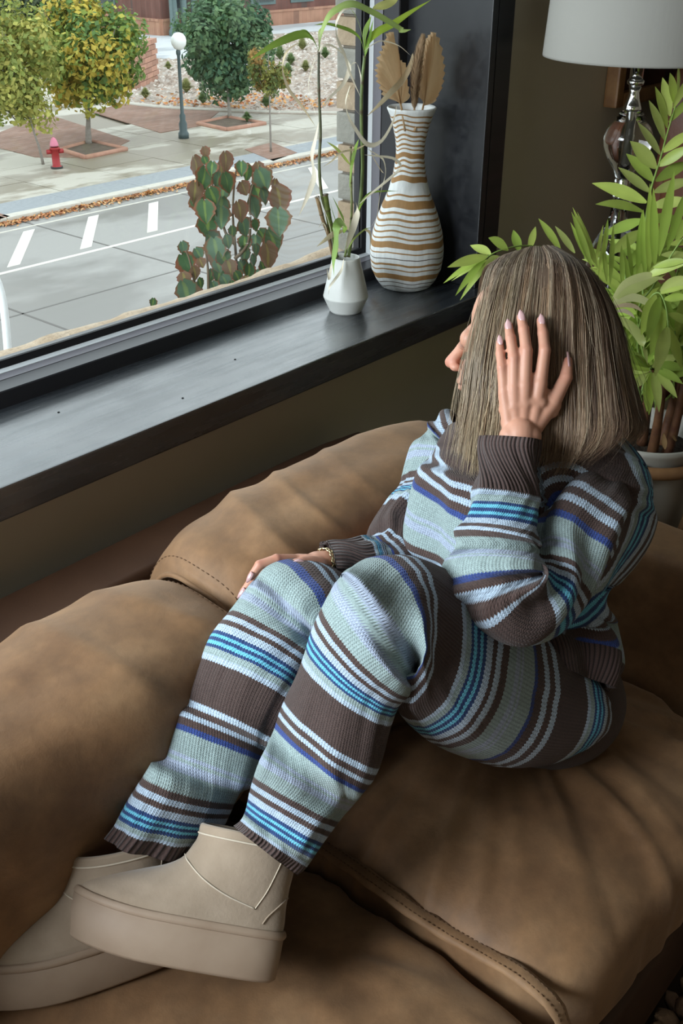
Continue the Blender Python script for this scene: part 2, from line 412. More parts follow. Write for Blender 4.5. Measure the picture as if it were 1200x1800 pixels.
def heart_leaf(name, base, tip, nrm, width, mat, parent):
    b = np.array(base, float); t = np.array(tip, float); L = t - b; ln = np.linalg.norm(L); L /= ln
    N = n3(np.array(nrm) - L * np.dot(nrm, L)); S = np.cross(L, N)
    n = 12; ts = np.linspace(0, 1, n); w = width * np.array([.30, .80, 1.0, 1.04, 1.02, .96, .88, .76, .60, .42, .22, .02])
    w = w * (1 + .09 * np.sin(np.arange(n) * 2.4 + ln * 90))
    V = []; UV = []
    for i, tt in enumerate(ts):
        back = -.16 * width * (1 - tt) ** 6
        for k in (-1, -.55, 0, .55, 1):
            off = L * (tt * ln - (.22 * width if (i == 0 and k != 0) else 0)) + S * k * w[i] - N * (.16 * width * (1 - abs(k)) + .30 * ln * tt * tt - .06 * width * math.sin(7 * tt + 3 * k))
            V.append(b + off); UV.append((.5 + k * .5, tt))
    F = [(i * 5 + j, i * 5 + j + 1, (i + 1) * 5 + j + 1, (i + 1) * 5 + j) for i in range(n - 1) for j in range(4)]
    return mesh(name, V, F, mat, parent, uv=UV)
shr = None
shr = thing('potted_shrub', 'shrub with green leaves edged coppery red growing outside the window beyond the stone ledge', 'shrub', P(418, 560, 3.02))
stems = [[(418, 600), (417, 500), (413, 430), (409, 380), (411, 330), (415, 300)], [(413, 430), (398, 412), (392, 395), (388, 370), (372, 320), (368, 285)],
         [(412, 455), (424, 445), (437, 425), (440, 390), (438, 350), (448, 315), (456, 290)], [(470, 600), (470, 470), (469, 420), (478, 380), (484, 345)],
         [(366, 600), (366, 500), (364, 460), (358, 430)], [(346, 600), (343, 510), (334, 460), (326, 440)]]
bevbox('planter', (1.2, 1.835, .38), (2.5, 2.17, .62), OUTSILL, shr, .01)
SD = [3.0, 3.03, 2.97, 3.0, 2.95, 2.96]
for s_, d_ in zip(stems, SD):
    tube('stem', cat([P(x, y, d_) for x, y in s_], 14), np.linspace(.0050, .0022, 14), STEMB, shr, 7)
rl = random.Random(11)
lv = [(362, 268, 8), (361, 283, 7), (350, 296, 17), (372, 296, 10), (400, 285, 14), (392, 302, 14), (424, 296, 10), (436, 303, 12), (455, 296, 9),
      (361, 315, 17), (385, 318, 12), (402, 322, 15), (345, 338, 15), (348, 358, 13), (375, 345, 13), (392, 338, 12), (430, 332, 11), (464, 317, 17), (484, 326, 9), (455, 338, 14),
      (495, 352, 20), (360, 372, 16), (390, 365, 15), (388, 382, 15), (425, 372, 15), (450, 365, 16), (467, 345, 12), (368, 398, 19), (380, 428, 18), (432, 400, 14), (450, 396, 9),
      (490, 390, 19), (484, 425, 20), (463, 415, 11), (475, 450, 19), (380, 440, 17), (395, 455, 13), (378, 455, 12), (410, 408, 9), (402, 425, 10), (430, 428, 11), (449, 425, 10),
      (432, 448, 12), (452, 440, 9), (428, 470, 11), (447, 458, 9), (440, 478, 12), (405, 472, 12), (388, 482, 15), (465, 470, 10), (458, 485, 10), (398, 497, 12), (420, 488, 10), (384, 468, 10),
      (324, 437, 10), (330, 465, 17), (350, 447, 10), (354, 463, 8), (344, 480, 10), (325, 492, 11), (330, 515, 18), (354, 498, 8), (373, 484, 9), (345, 512, 12), (377, 505, 9), (410, 505, 9), (432, 495, 8), (270, 533, 7)]
for i, (x, y, r) in enumerate(lv):
    d_ = 2.98 + rl.uniform(-.07, .07); c = P(x, y, d_); rad = r * d_ / FPX * 1.14
    a = rl.uniform(-.6, .6); dirv = np.array([math.sin(a) * .8, -.25, -1 + .3 * rl.random()]); dirv = n3(dirv)
    nrm = np.array([-.35 + rl.uniform(-.5, .5), -.75, .5 + rl.uniform(-.3, .3)])
    heart_leaf('leaf', c - dirv * rad * 1.0, c + dirv * rad * 1.15, nrm, rad * 1.05, LGREEN[0 if rl.random() < .5 else (1 if rl.random() < .34 or y < 306 else 2)], shr)

# ------------------------------------------------------------------ street
G = -5.35
def flat(name, pix, z, h, mat, parent=None, kind=None):
    pts = [on(x, y, 2, z) for x, y in pix]; n = len(pts)
    if sum(pts[i][0] * pts[(i + 1) % n][1] - pts[(i + 1) % n][0] * pts[i][1] for i in range(n)) < 0: pts = pts[::-1]
    V = [p for p in pts] + [p - np.array([0, 0, h]) for p in pts]
    F = [tuple(range(n)), tuple(range(2 * n - 1, n - 1, -1))] + [(i, i + n, (i + 1) % n + n, (i + 1) % n) for i in range(n)]
    o = mesh(name, V, F, mat, parent, smooth=False)
    if kind: o['kind'] = kind
    return o
def m_wet(name, c1, c2, cw, sc_=.5):
    m = Mt(name, .7, .3); a = m.noise(sc_, 5, .6, stretch=(.7, 1.4, 1)); b = m.noise(18, 3)
    w = m.ramp(a, [(.46, (0, 0, 0)), (.54, (1, 1, 1))]); base = m.mix(b, c1, c2)
    m.color(m.mix(w, base, cw)); m.rough(m.ramp(w, [(0, (.75,) * 3), (1, (.42,) * 3)])); return m.m
ROAD = m_wet('concrete_road', (.31, .30, .28), (.36, .35, .33), (.22, .21, .195), .16)
CONC = m_wet('sidewalk_concrete', (.47, .44, .375), (.53, .50, .43), (.265, .23, .175), .33)
PLAZA = m_wet('plaza_concrete', (.55, .57, .58), (.62, .64, .65), (.48, .51, .53), .2)
GRAN = simple('blue_grey_pavers', (.26, .28, .295), (.33, .35, .365), 9, .7)
KERBM = simple('pale_kerb', (.52, .49, .43), (.60, .57, .50), 4, .8)
def m_pavers(name, c1, c2, cm, sx, sy):
    m = Mt(name, .8, .25); b = m.N('ShaderNodeTexBrick'); b.inputs['Color1'].default_value = (*c1, 1); b.inputs['Color2'].default_value = (*c2, 1); b.inputs['Mortar'].default_value = (*cm, 1)
    b.inputs['Scale'].default_value = 1; b.inputs['Brick Width'].default_value = sx; b.inputs['Row Height'].default_value = sy; b.inputs['Mortar Size'].default_value = .012
    m.L(m.co(), b.inputs['Vector']); a = m.noise(.8, 3); m.color(m.mix(.5, b.outputs[0], m.ramp(a, [(.3, (.6,) * 3), (.7, (1.1,) * 3)]), 'MULTIPLY')); return m.m
PAV = m_pavers('red_brick_pavers', (.28, .16, .115), (.34, .22, .17), (.19, .13, .10), .42, .21)
LINE = simple('road_paint', (.68, .66, .58), (.78, .76, .69), 6, .7)
SEAL = Mt('joint_sealant', .8, .2, (.16, .15, .14)).m
st = struct('trim_3', [((-60, 2.5, G - .2), (160, 25.05, G))], ROAD); st.name = 'floor_street'
struct('floor_outside', [((-60, 25.05, G - .2), (160, 150, G + .05))], CONC)
walk = bpy.data.objects.new('floor_sidewalk', None); COL.objects.link(walk); walk['kind'] = 'structure'; ORG['floor_sidewalk'] = np.zeros(3)
for i in range(-10, 16):
    bevbox('kerb_stone', (6 + i * 2.4, 25.02, G), (6 + i * 2.4 + 2.385, 25.38, G + .14), KERBM, walk, .03, 2)
    bevbox('paver_band', (6 + i * 2.4, 25.39, G), (6 + i * 2.4 + 2.39, 26.55, G + .13), GRAN, walk, 0)
for i in range(-10, 15):
    for j in range(4):
        bevbox('slab', (6 + i * 2.5, 26.57 + j * 1.9, G), (6 + i * 2.5 + 2.47, 26.57 + j * 1.9 + 1.875, G + .12 + .004 * ((i + j) % 2)), CONC, walk, 0)
zz = G + .14
flat('brick_paving', [(-10, 236), (82, 200), (228, 247), (185, 268), (152, 276), (62, 276), (-10, 257)], zz, .03, PAV, walk)
flat('brick_paving', [(163, 197), (217, 180), (300, 188), (385, 196), (352, 221), (282, 233)], zz, .03, PAV, walk)
flat('brick_paving', [(430, 262), (478, 250), (522, 268), (480, 283)], zz, .03, PAV, walk)
flat('brick_paving', [(-10, 372), (18, 380), (-10, 388)], zz, .03, PAV, walk)
# edge line and slanted parking marks
road_marks = thing('road_marking', 'white painted line with slanted bars along the far side of the street', 'road marking', (17, 21.5, G))
def slab4(name, pts, z, h, mat, parent):
    n = len(pts); V = [(x, y, z) for x, y in pts] + [(x, y, z - h) for x, y in pts]
    F = [tuple(range(n)), tuple(range(2 * n - 1, n - 1, -1))] + [(i, i + n, (i + 1) % n + n, (i + 1) % n) for i in range(n)]
    return mesh(name, V, F, mat, parent, smooth=False)
slab4('edge_line', [(-10, 21.33), (-10, 21.45), (45, 20.95), (45, 20.82)], G + .008, .008, LINE, road_marks)
for x in (12.2, 14.4, 16.45, 18.55, 20.7, 23.0, 25.2):
    slab4('stripe', [(x - 1.2, 21.5), (x - .85, 21.5), (x + 1.28, 23.95), (x + .93, 23.95)], G + .008, .008, LINE, road_marks)
slab4('edge_line', [(-10, 24.35), (-10, 24.45), (45, 24.2), (45, 24.1)], G + .006, .006, KERBM, road_marks)
jt = tag(bpy.data.objects.new('pavement_joint', None), kind='structure'); COL.objects.link(jt); jt.name = 'trim_4'; ORG[jt.name] = np.zeros(3)
slab4('joint', [(11.5, 3), (11.56, 3), (11.56, 25), (11.5, 25)], G + .004, .004, SEAL, jt)
slab4('joint', [(15.9, 3), (15.96, 3), (15.96, 25), (15.9, 25)], G + .004, .004, SEAL, jt)
slab4('joint', [(20.9, 3), (20.96, 3), (20.96, 25), (20.9, 25)], G + .004, .004, SEAL, jt)
slab4('joint', [(-10, 18.6), (-10, 18.65), (45, 18.2), (45, 18.15)], G + .004, .004, SEAL, jt)
def scatter_quads(n, posf, size, cols, seed=1, flatn=True):
    r = np.random.default_rng(seed); C0 = posf(r, n); n = len(C0)
    a = r.uniform(0, 2 * PI, n); nn = np.stack([r.normal(0, .5, n), r.normal(0, .5, n), np.ones(n)], 1) if flatn else r.normal(0, 1, (n, 3))
    nn /= np.linalg.norm(nn, axis=1)[:, None]; t = np.stack([np.cos(a), np.sin(a), 0 * a], 1); t -= nn * (t * nn).sum(1)[:, None]; t /= np.linalg.norm(t, axis=1)[:, None]
    b = np.cross(nn, t); s = size * r.uniform(.6, 1.3, n)[:, None]
    V = np.stack([C0 - t * s, C0 - b * s * .6, C0 + t * s, C0 + b * s * .6], 1).reshape(-1, 3)
    F = np.arange(4 * n).reshape(-1, 4); c = np.asarray(cols)[r.integers(0, len(cols), n)] * r.uniform(.75, 1.25, n)[:, None]
    return V, F, np.repeat(c, 4, 0)
LEAFM = colattr('tree_leaf', .6, .25, transl=.3); LITTER = colattr('leaf_litter', .8, .1)
V, F, c = scatter_quads(9500, lambda r, n: np.stack([r.uniform(-18, 42, n), 24.98 - np.abs(r.normal(0, .17, n)), np.full(n, G + .03) + r.uniform(0, .04, n)], 1), .06, [(.46, .20, .09), (.55, .29, .12), (.34, .15, .08), (.60, .38, .2)], 2)
tag(mesh('leaf_litter', V, F, LITTER, cols=c, smooth=False, loc=(20, 25, G)), 'orange fallen leaves lying along the kerb across the street', 'leaves', kind='stuff')

# planting bed with gravel, kerb curve, wall, plaza
bed = flat('floor_gravel', [(214, 181), (300, 191), (490, 199), (640, 200), (640, 50), (450, 60), (420, 78), (315, 104), (238, 96), (222, 130)], G + .16, .05, simple('gravel_bed', (.33, .27, .22), (.46, .39, .33), 5, .9), kind='structure')
flat('floor_plaza', [(228, 60), (300, 62), (560, 38), (660, 28), (660, 48), (450, 61), (420, 79), (315, 105), (225, 97)], G + .19, .05, PLAZA, kind='structure')
def inpoly(x, y, pl):
    r = np.zeros(len(x), bool); n = len(pl); j = n - 1
    for i in range(n):
        xi, yi = pl[i]; xj, yj = pl[j]
        r ^= ((yi > y) != (yj > y)) & (x < (xj - xi) * (y - yi) / (yj - yi + 1e-12) + xi); j = i
    return r
bp = [tuple(on(x, y, 2, G + .16)[:2]) for x, y in [(216, 180), (300, 190), (490, 198), (620, 199), (620, 54), (450, 64), (420, 82), (315, 106), (240, 99), (225, 130)]]
def bedpos(r, n):
    x = r.uniform(30, 60, n * 3); y = r.uniform(31, 62, n * 3); k = inpoly(x, y, bp); return np.stack([x[k], y[k], np.full(k.sum(), G + .18)], 1)[:n]
rk = bedpos(np.random.default_rng(5), 5000); ico = np.array([(1, 0, 0), (-.5, .87, 0), (-.5, -.87, 0), (0, 0, .8)])
r5 = np.random.default_rng(6); nR = len(rk); an = r5.uniform(0, 2 * PI, nR); sz = r5.uniform(.06, .16, nR)
V = np.zeros((nR, 4, 3))
for k in range(4):
    V[:, k, 0] = rk[:, 0] + sz * (ico[k, 0] * np.cos(an) - ico[k, 1] * np.sin(an)) * 1.2; V[:, k, 1] = rk[:, 1] + sz * (ico[k, 0] * np.sin(an) + ico[k, 1] * np.cos(an)); V[:, k, 2] = rk[:, 2] - .02 + sz * ico[k, 2] * .8
b4 = np.arange(nR)[:, None] * 4; F = np.concatenate([b4 + np.array([0, 1, 3]), b4 + np.array([1, 2, 3]), b4 + np.array([2, 0, 3])])
cc = np.array([(.50, .44, .39), (.60, .55, .50), (.36, .29, .24), (.44, .36, .30)])[r5.integers(0, 4, nR)] * r5.uniform(.8, 1.2, nR)[:, None]
tag(mesh('gravel', V.reshape(-1, 3), F, LITTER, cols=np.repeat(cc, 4, 0), smooth=False, loc=(35, 38, G)), 'pale gravel and broken rock covering the planting bed', 'gravel', kind='stuff')
V, F, c = scatter_quads(2600, lambda r, n: (lambda p: p[(p[:, 0] < 36.5) & (r.random(len(p)) < np.exp(-np.maximum(p[:, 1] - 36.6 + (p[:, 0] - 31) * .3, 0) / 1.2))])(bedpos(r, n * 2)), .10, [(.60, .28, .10), (.66, .36, .15), (.5, .2, .1)], 9)
V[:, 2] += .1
tag(mesh('leaf_litter', V, F, LITTER, cols=c, smooth=False, loc=(32, 37, G)), 'orange fallen leaves lying on the gravel beside the low brick wall', 'leaves', kind='stuff')
kc = [on(x, y, 2, G + .15) for x, y in [(214, 181), (255, 186), (300, 190), (360, 193), (430, 196), (490, 198), (640, 200)]]
tag(tube('kerb_edging', cat(kc, 30), .09, KERBM, m=6, loc=kc[0]), 'thin pale kerb curving along the front of the gravel bed', 'kerb')
BRK = m_pavers('pink_sandstone_brick', (.42, .22, .15), (.50, .28, .19), (.33, .18, .13), .5, .22)
# low brick wall (courses of blocks)
w0 = on(229, 160, 2, G + .15); w1 = on(274, 139, 2, G + .15); wt = thing('retaining_wall', 'low pinkish brick wall beside the yellow green tree', 'wall', w0)
dw = w1 - w0; lw = np.linalg.norm(dw); dw /= lw; nw = np.array([-dw[1], dw[0], 0])
Rw = np.array([[dw[0], nw[0], 0], [dw[1], nw[1], 0], [0, 0, 1]])
BR = [simple('wall_block_%s' % q, tuple(np.array((.40, .21, .15)) * k_), tuple(np.array((.50, .28, .2)) * k_), 4, .85) for q, k_ in (('dark', .85), ('mid', 1.0), ('light', 1.15))]
for k in range(8):
    for i in range(4):
        cpos = w0 + dw * (lw * (i + .5 + .25 * (k % 2)) / 4.3) + np.array([0, 0, .12 + k * .235])
        hx, hy, hz = lw / 8.8, .2, .105
        bevbox('brick', cpos - (hx, hy, hz), cpos + (hx, hy, hz), BR[(i * 2 + k) % 3], wt, 0, rot=Rw)

# trees
BARK = simple('grey_bark', (.19, .165, .14), (.28, .25, .22), 12, .85)
def tree(name, label, base, crown_c, crown_r, cols, n, leaf, seed, trunk_r=.09, clump=26, stem_top=None, ground=True, cat_='tree'):
    r = np.random.default_rng(seed); b = np.array(base, float); cc_ = np.array(crown_c, float); cr = np.array(crown_r, float)
    t = thing(name, label, cat_, b, group=None)
    top = cc_ + np.array([0, 0, cr[2] * .5])
    mb = MB(); V, F = tube_vf(cat([b, np.array([b[0] * .9 + cc_[0] * .1, b[1] * .9 + cc_[1] * .1, b[2] * .45 + (cc_[2] - cr[2]) * .55]), np.array([b[0] * .7 + cc_[0] * .3, b[1] * .7 + cc_[1] * .3, cc_[2] - cr[2] * .9]), top], 12), np.linspace(trunk_r, trunk_r * .35, 12), 8); mb.add(V, F)
    for k in range(9):
        a = r.uniform(0, 2 * PI); z0 = cc_[2] - cr[2] * r.uniform(.3, .9); s = np.array([cc_[0], cc_[1], z0]); e = cc_ + cr * np.array([math.cos(a) * .7, math.sin(a) * .7, r.uniform(-.2, .6)])
        V, F = tube_vf(cat([s, (s + e) / 2 + (0, 0, -.1), e], 6), np.linspace(trunk_r * .5, trunk_r * .12, 6), 5); mb.add(V, F)
    mb.build('trunk', BARK, t)
    # clumps of leaves over the crown
    d = r.normal(0, 1, (clump, 3)); d /= np.linalg.norm(d, axis=1)[:, None]; cl = cc_ + d * cr * r.uniform(.45, .85, clump)[:, None] 
    cl[:, 2] = np.where(cl[:, 2] < cc_[2] - cr[2] * .75, cc_[2] - cr[2] * .6, cl[:, 2])
    k = r.integers(0, clump, n); rad = np.array(cr) * .38
    dd = r.normal(0, 1, (n, 3)); dd /= np.linalg.norm(dd, axis=1)[:, None]
    C0 = cl[k] + dd * rad * (r.random(n)[:, None] ** .35)
    nn = dd + r.normal(0, .55, (n, 3)) + np.array([0, 0, .35]); nn /= np.linalg.norm(nn, axis=1)[:, None]
    tt = np.cross(nn, r.normal(0, 1, (n, 3))); tt /= np.linalg.norm(tt, axis=1)[:, None]; bb = np.cross(nn, tt); s = leaf * r.uniform(.6, 1.3, n)[:, None]
    V = np.stack([C0 - tt * s, C0 - bb * s * .6, C0 + tt * s, C0 + bb * s * .6], 1).reshape(-1, 3); F = np.arange(4 * n).reshape(-1, 4)
    cols = np.asarray(cols, float); ck = r.integers(0, len(cols), clump)
    h = np.clip((C0[:, 2] - cc_[2]) / cr[2] * .5 + .5, 0, 1)
    mixr = r.random(n) < .35; c = np.where(mixr[:, None], cols[r.integers(0, len(cols), n)], cols[ck[k]]) * r.uniform(.75, 1.25, n)[:, None]
    o = mesh('crown', V, F, LEAFM, t, smooth=False, cols=np.repeat(c, 4, 0)); o['kind'] = 'stuff'
    return t
YG = [(.40, .42, .08), (.28, .36, .08), (.50, .47, .09), (.17, .27, .07), (.56, .44, .08), (.13, .23, .07)]
tree('street_tree', 'round maple with yellow green crown behind the hydrant', on(156, 255, 2, G + .1), (24.3, 32.4, -2.25), (2.0, 1.8, 2.1), YG, 11000, .115, 21, .13, 34)
tree('street_tree', 'thin yellow leaved tree at the left edge of the window view', on(76, 289, 2, G + .12), (20.1, 30.9, -2.35), (1.7, 1.6, 1.9), [(.46, .45, .12), (.36, .38, .10), (.54, .50, .14), (.26, .31, .08)], 8500, .10, 22, .05, 34)
tree('street_tree', 'dark green tree standing beside the globe street lamp', on(404, 207, 2, G + .16), (31.4, 33.2, -2.5), (2.1, 1.9, 2.15), [(.085, .17, .085), (.11, .20, .10), (.07, .15, .085), (.14, .23, .11)], 11000, .12, 23, .09, 32)
tree('street_tree', 'small spindly tree with red green leaves near the kerb', on(476, 268, 2, G + .12), (27.3, 26.75, -2.75), (.75, .7, 1.05), [(.20, .22, .06), (.36, .22, .07), (.14, .19, .06), (.28, .28, .07)], 1500, .085, 24, .04, 12)
tree('street_tree', 'dark leafed tree in the far upper left corner', on(10, 110, 2, G + .1), on(12, 20, 2, -1.5) * 0 + np.array([35.5, 52, -2.6]), (2.6, 2.2, 2.4), [(.06, .10, .06), (.09, .12, .07)], 5000, .17, 25, .12, 22)
for i, (x, y, rr_) in enumerate([(328, 155, .6), (357, 175, .5), (422, 161, .55), (256, 166, .45), (492, 97, .75), (511, 106, .6), (537, 118, .55), (468, 181, .5), (434, 206, .35), (531, 80, .7), (506, 125, .6), (571, 95, .6), (296, 115, .4)]):
    b = on(x, y + 8, 2, G + .17); k = np.random.default_rng(60 + i); n = 420
    a = k.uniform(0, 2 * PI, n); e = k.uniform(.15, 1, n); tip = b + np.stack([np.cos(a) * e * rr_ * .8, np.sin(a) * e * rr_ * .8, rr_ * (1.25 - e * .9)], 1)
    sd = np.stack([-np.sin(a), np.cos(a), 0 * a], 1) * .016; mid = (b + tip) / 2 + (0, 0, .12)
    V = np.stack([b + sd, b - sd, mid - sd, mid + sd, tip], 1).reshape(-1, 3); o5 = np.arange(n)[:, None] * 5
    F = [tuple(f) for f in (o5 + np.array([0, 1, 2, 3]))] + [tuple(f) for f in (o5 + np.array([3, 2, 4]))]
    g0 = np.array((.20, .30, .12)) if i % 3 else np.array((.36, .38, .16))
    where = ['left of the lamp post foot', 'low in front of the dark green tree', 'right of the dark green tree trunk', 'beside the low brick wall', 'high behind the spindly tree', 'beside the tall back clump', 'near the stone pillar', 'under the spindly tree crown', 'at the dark tree foot', 'farthest back by the plaza', 'mid bed behind the spindly tree', 'against the pillar edge', 'behind the lamp post near the plaza'][i]
    tag(mesh('grass_clump', V, F, LEAFM, cols=np.repeat((g0 * k.uniform(.7, 1.3, n)[:, None]), 5, 0), loc=b), 'ornamental grass clump in the gravel, ' + where, 'shrub', group='grass clumps in the gravel bed')
# tree pits
SOIL = simple('dark_soil', (.10, .075, .055), (.16, .12, .09), 3, .9); 
def pit(label, pix):
    cpt = np.mean([on(x, y, 2, G + .15) for x, y in pix], axis=0); t = thing('tree_pit', label, 'tree pit', cpt)
    flat('soil', pix, G + .165, .05, SOIL, t)
    for i in range(len(pix)):
        a = on(*pix[i], 2, G + .17); b = on(*pix[(i + 1) % len(pix)], 2, G + .17)
        tube('edging', [a, (a + b) / 2, b], .085, BR[1], t, 5)
pit('square tree pit of dark soil under the round maple', [(106, 263), (160, 248), (222, 262), (150, 277)])
pit('square tree pit of dark soil under the dark green tree', [(347, 217), (400, 206), (466, 217), (398, 228)])

# hydrant
RED = simple('red_hydrant_paint', (.30, .02, .025), (.36, .03, .03), 4, .5); PINK = simple('pink_paint', (.62, .20, .28), None, rough=.5)
hb = on(100, 295, 2, G + .13); hy = thing('fire_hydrant', 'red fire hydrant with pink bonnet near the round maple', 'fire hydrant', hb)
lathe('body', [(.17, 0), (.17, .05), (.125, .06), (.12, .55), (.16, .57), (.16, .62), (.12, .63)], hb, RED, hy, 16)
lathe('bonnet', [(.135, .66), (.135, .70), (.11, .80), (.07, .88), (.03, .92), (.001, .93)], hb, PINK, hy, 16)
for s in (-1, 1): tube('nozzle_cap', [hb + (s * .1, -s * .05, .5), hb + (s * .24, -s * .1, .5)], [.07, .07], RED, hy, 10)
lathe('base', [(.19, -.03), (.19, .05)], hb, Mt('black_iron', .6, .4, (.03, .03, .03)).m, hy, 14, ct=True)
# street lamp
LG = Mt('dark_teal_lamp_iron', .45, .5, (.055, .085, .09)).m; lb = on(323, 243, 2, G + .12)
sl = thing('street_lamp', 'dark green iron street lamp with one white globe', 'street lamp', lb)
lathe('post', [(.19, 0), (.19, .18), (.14, .25), (.15, .5), (.10, .62), (.11, .78), (.065, .86), (.055, 2.75), (.08, 2.80), (.08, 2.9), (.05, 2.95)], lb, LG, sl, 16)
lathe('globe', [(.06, 2.92), (.17, 2.98), (.25, 3.10), (.27, 3.22), (.24, 3.35), (.16, 3.45), (.05, 3.49), (.001, 3.49)], lb + (.05, 0, 0), Mt('white_globe_glass', .25, .5, (.85, .85, .83)).m, sl, 20)

# buildings across the plaza
MASON = m_pavers('dark_red_brick', (.17, .08, .065), (.21, .105, .085), (.13, .09, .08), .6, .22); TEAL = simple('teal_steel', (.10, .15, .15), (.13, .185, .18), 3, .5)
DARKG = Mt('dark_window_glass', .12, .6, (.05, .065, .07)).m
bld = thing('brick_building', 'dark red brick building with pinkish stone base across the plaza', 'building', on(285, 64, 2, G))
def wallseg(a, b, z0, z1, th, mat, name):
    a = np.array([a[0], a[1], 0]); b = np.array([b[0], b[1], 0]); d = n3(b - a); n_ = np.array([-d[1], d[0], 0]) * th
    V = [a + (0, 0, z0), b + (0, 0, z0), b + n_ + (0, 0, z0), a + n_ + (0, 0, z0), a + (0, 0, z1), b + (0, 0, z1), b + n_ + (0, 0, z1), a + n_ + (0, 0, z1)]
    return mesh(name, V, [(0, 1, 2, 3), (4, 5, 6, 7), (0, 1, 5, 4), (1, 2, 6, 5), (2, 3, 7, 6), (3, 0, 4, 7)], mat, bld, smooth=False)
bpts = [on(x, y, 2, G)[:2] for x, y in [(-60, 30), (20, 34), (232, 62), (285, 68), (345, 62), (560, 41), (700, 27)]]
for i in range(len(bpts) - 1):
    a, b = bpts[i], bpts[i + 1]; d = n3(b - a); nn_ = np.array([d[1], -d[0]])
    wallseg(a, b, G - .2, G + 9, .5, MASON, 'wall'); wallseg(a + nn_ * .18, b + nn_ * .18, G - .2, G + 1.05, .3, BRK, 'stone_base'); wallseg(a + nn_ * .24, b + nn_ * .24, G + 1.05, G + 1.2, .4, BRK, 'coping')
for i, f0, f1 in ((1, .45, .62), (1, .78, .9), (3, .35, .75), (4, .06, .16), (4, .42, .62), (4, .75, .95)):
    a = bpts[i] + (bpts[i + 1] - bpts[i]) * f0; b = bpts[i] + (bpts[i + 1] - bpts[i]) * f1; d = n3(b - a); nn_ = np.array([d[1], -d[0]])
    wallseg(a + nn_ * .08, b + nn_ * .08, G + 1.6, G + 4.5, .1, TEAL, 'window'); wallseg(a + d * .25 + nn_ * .14, b - d * .25 + nn_ * .14, G + 1.8, G + 4.3, .1, DARKG, 'pane')
for px in (297, 316, 334, 348, 400):
    c = on(px, 67 - abs(px - 285) * .08, 2, G); c = c + np.array([-.4, -1.0, 0]); lathe('column', [(.34, 0), (.34, .5), (.22, .7), (.22, 8)], c, TEAL, bld, 12)
gp = on(300, 66, 2, G) + (-.5, -1.2, 0)
tube('downpipe', cat([gp + (0, 0, 6), gp + (0, 0, 2), gp + (.2, 0, .8), gp + (.9, -.2, .15)], 14), .14, TEAL, bld, 8)

# ------------------------------------------------------------------ sofa
SX = .835                                    # the seam between the two seats
sofa = thing('sofa', 'caramel brown leather sofa frame with low back and arm under the window', 'sofa', (.6, .8, 0))
def rounded(name, a, b, n, e, mat, parent, disp=None, lab=None, loc=None):
    V, F = cubegrid(n); a = np.array(a, float); b = np.array(b, float); c = (a + b) / 2; h = (b - a) / 2
    q = V / ((np.abs(V) ** e).sum(1) ** (1 / e))[:, None]
    V = c + q * h
    if disp is not None:
        N = vnormals(V, F); V = disp(V, N, q)
    o = mesh(name, V, F, mat, parent, loc=loc); return o, V, F
rounded('base', (-1.3, .34, .06), (1.52, 1.22, .27), 14, 14, LEATHERD, sofa)
rounded('back_panel', (-1.3, 1.205, .06), (1.645, 1.325, .715), 20, 16, LEATHERD, sofa)
def armd(V, N, q): return V + N * (.006 * fbm(V * 5, 31))[:, None]
rounded('armrest', (1.50, .33, .06), (1.645, 1.20, .715), 34, 9, LEATHER, sofa, armd)
for x in (-1.2, 1.5):
    for y in (.42, 1.2): lathe('foot', [(.022, 0), (.026, .07)], (x, y, 0), BLACK, sofa, 12, ct=True)

def folds(V, c, nf, a0, amp, r0, r1, seed, sw=0.6):
    d = V[:, :2] - np.array(c); r = np.linalg.norm(d, axis=1); th = np.arctan2(d[:, 1], d[:, 0])
    f = vnoise(np.stack([th * nf / 2 + sw * r * 3, r * 2.2, 0 * r + seed], 1), seed)
    f2 = 1 - np.abs(f) * 2.2
    return amp * np.clip(f2, -.6, 1) * sstep(r0, r0 + .1, r) * (1 - sstep(r1 * .5, r1, r))
def seat_right(V, N, q):
    up = np.clip(N[:, 2], 0, 1)
    V = V.copy()
    V[:, 2] += up * .045 * np.clip(1 - q[:, 0] ** 2, 0, 1) * np.clip(1 - q[:, 1] ** 2, 0, 1)
    V[:, 2] -= .030 * np.exp(-((V[:, 0] - 1.28) / .17) ** 2 - ((V[:, 1] - .80) / .17) ** 2) * up      # dent under her hips
    d = folds(V, (1.26, .76), 15, 0, .0085, .10, .60, 3) + .007 * fbm(V * np.array([4, 4, 4]), 12) 
    d = d - .004 * np.clip(ridge(V * np.array([9, 5, 6]) + 3, 17) - .55, 0, 1) * 2
    V += N * d[:, None]; return V
def seat_left(V, N, q):
    up = np.clip(N[:, 2], 0, 1); V = V.copy()
    V[:, 2] += up * .035 * np.clip(1 - q[:, 0] ** 2, 0, 1) * np.clip(1 - q[:, 1] ** 2, 0, 1)
    V[:, 2] -= .016 * np.exp(-((V[:, 0] - .60) / .13) ** 2 - ((V[:, 1] - .70) / .15) ** 2) * up
    d = folds(V, (.66, .72), 11, 0, .008, .10, .55, 7) + .007 * fbm(V * 4, 22)
    V += N * d[:, None]; return V
sr, SRV, _ = rounded('seat_cushion', (SX + .004, .325, .272), (1.50, 1.05, .475), 72, 5.5, LEATHER, None, seat_right, loc=(1.17, .68, .25))
tag(sr, 'puffy brown leather seat cushion with fan of creases that the person sits on', 'seat cushion', 'leather seat cushions')
sl_, SLV, _ = rounded('seat_cushion', (-.10, .25, .272), (SX - .006, 1.05, .445), 64, 5.5, LEATHER, None, seat_left, loc=(.4, .66, .25))
tag(sl_, 'brown leather seat cushion in the lower left foreground under the boots', 'seat cushion', 'leather seat cushions')
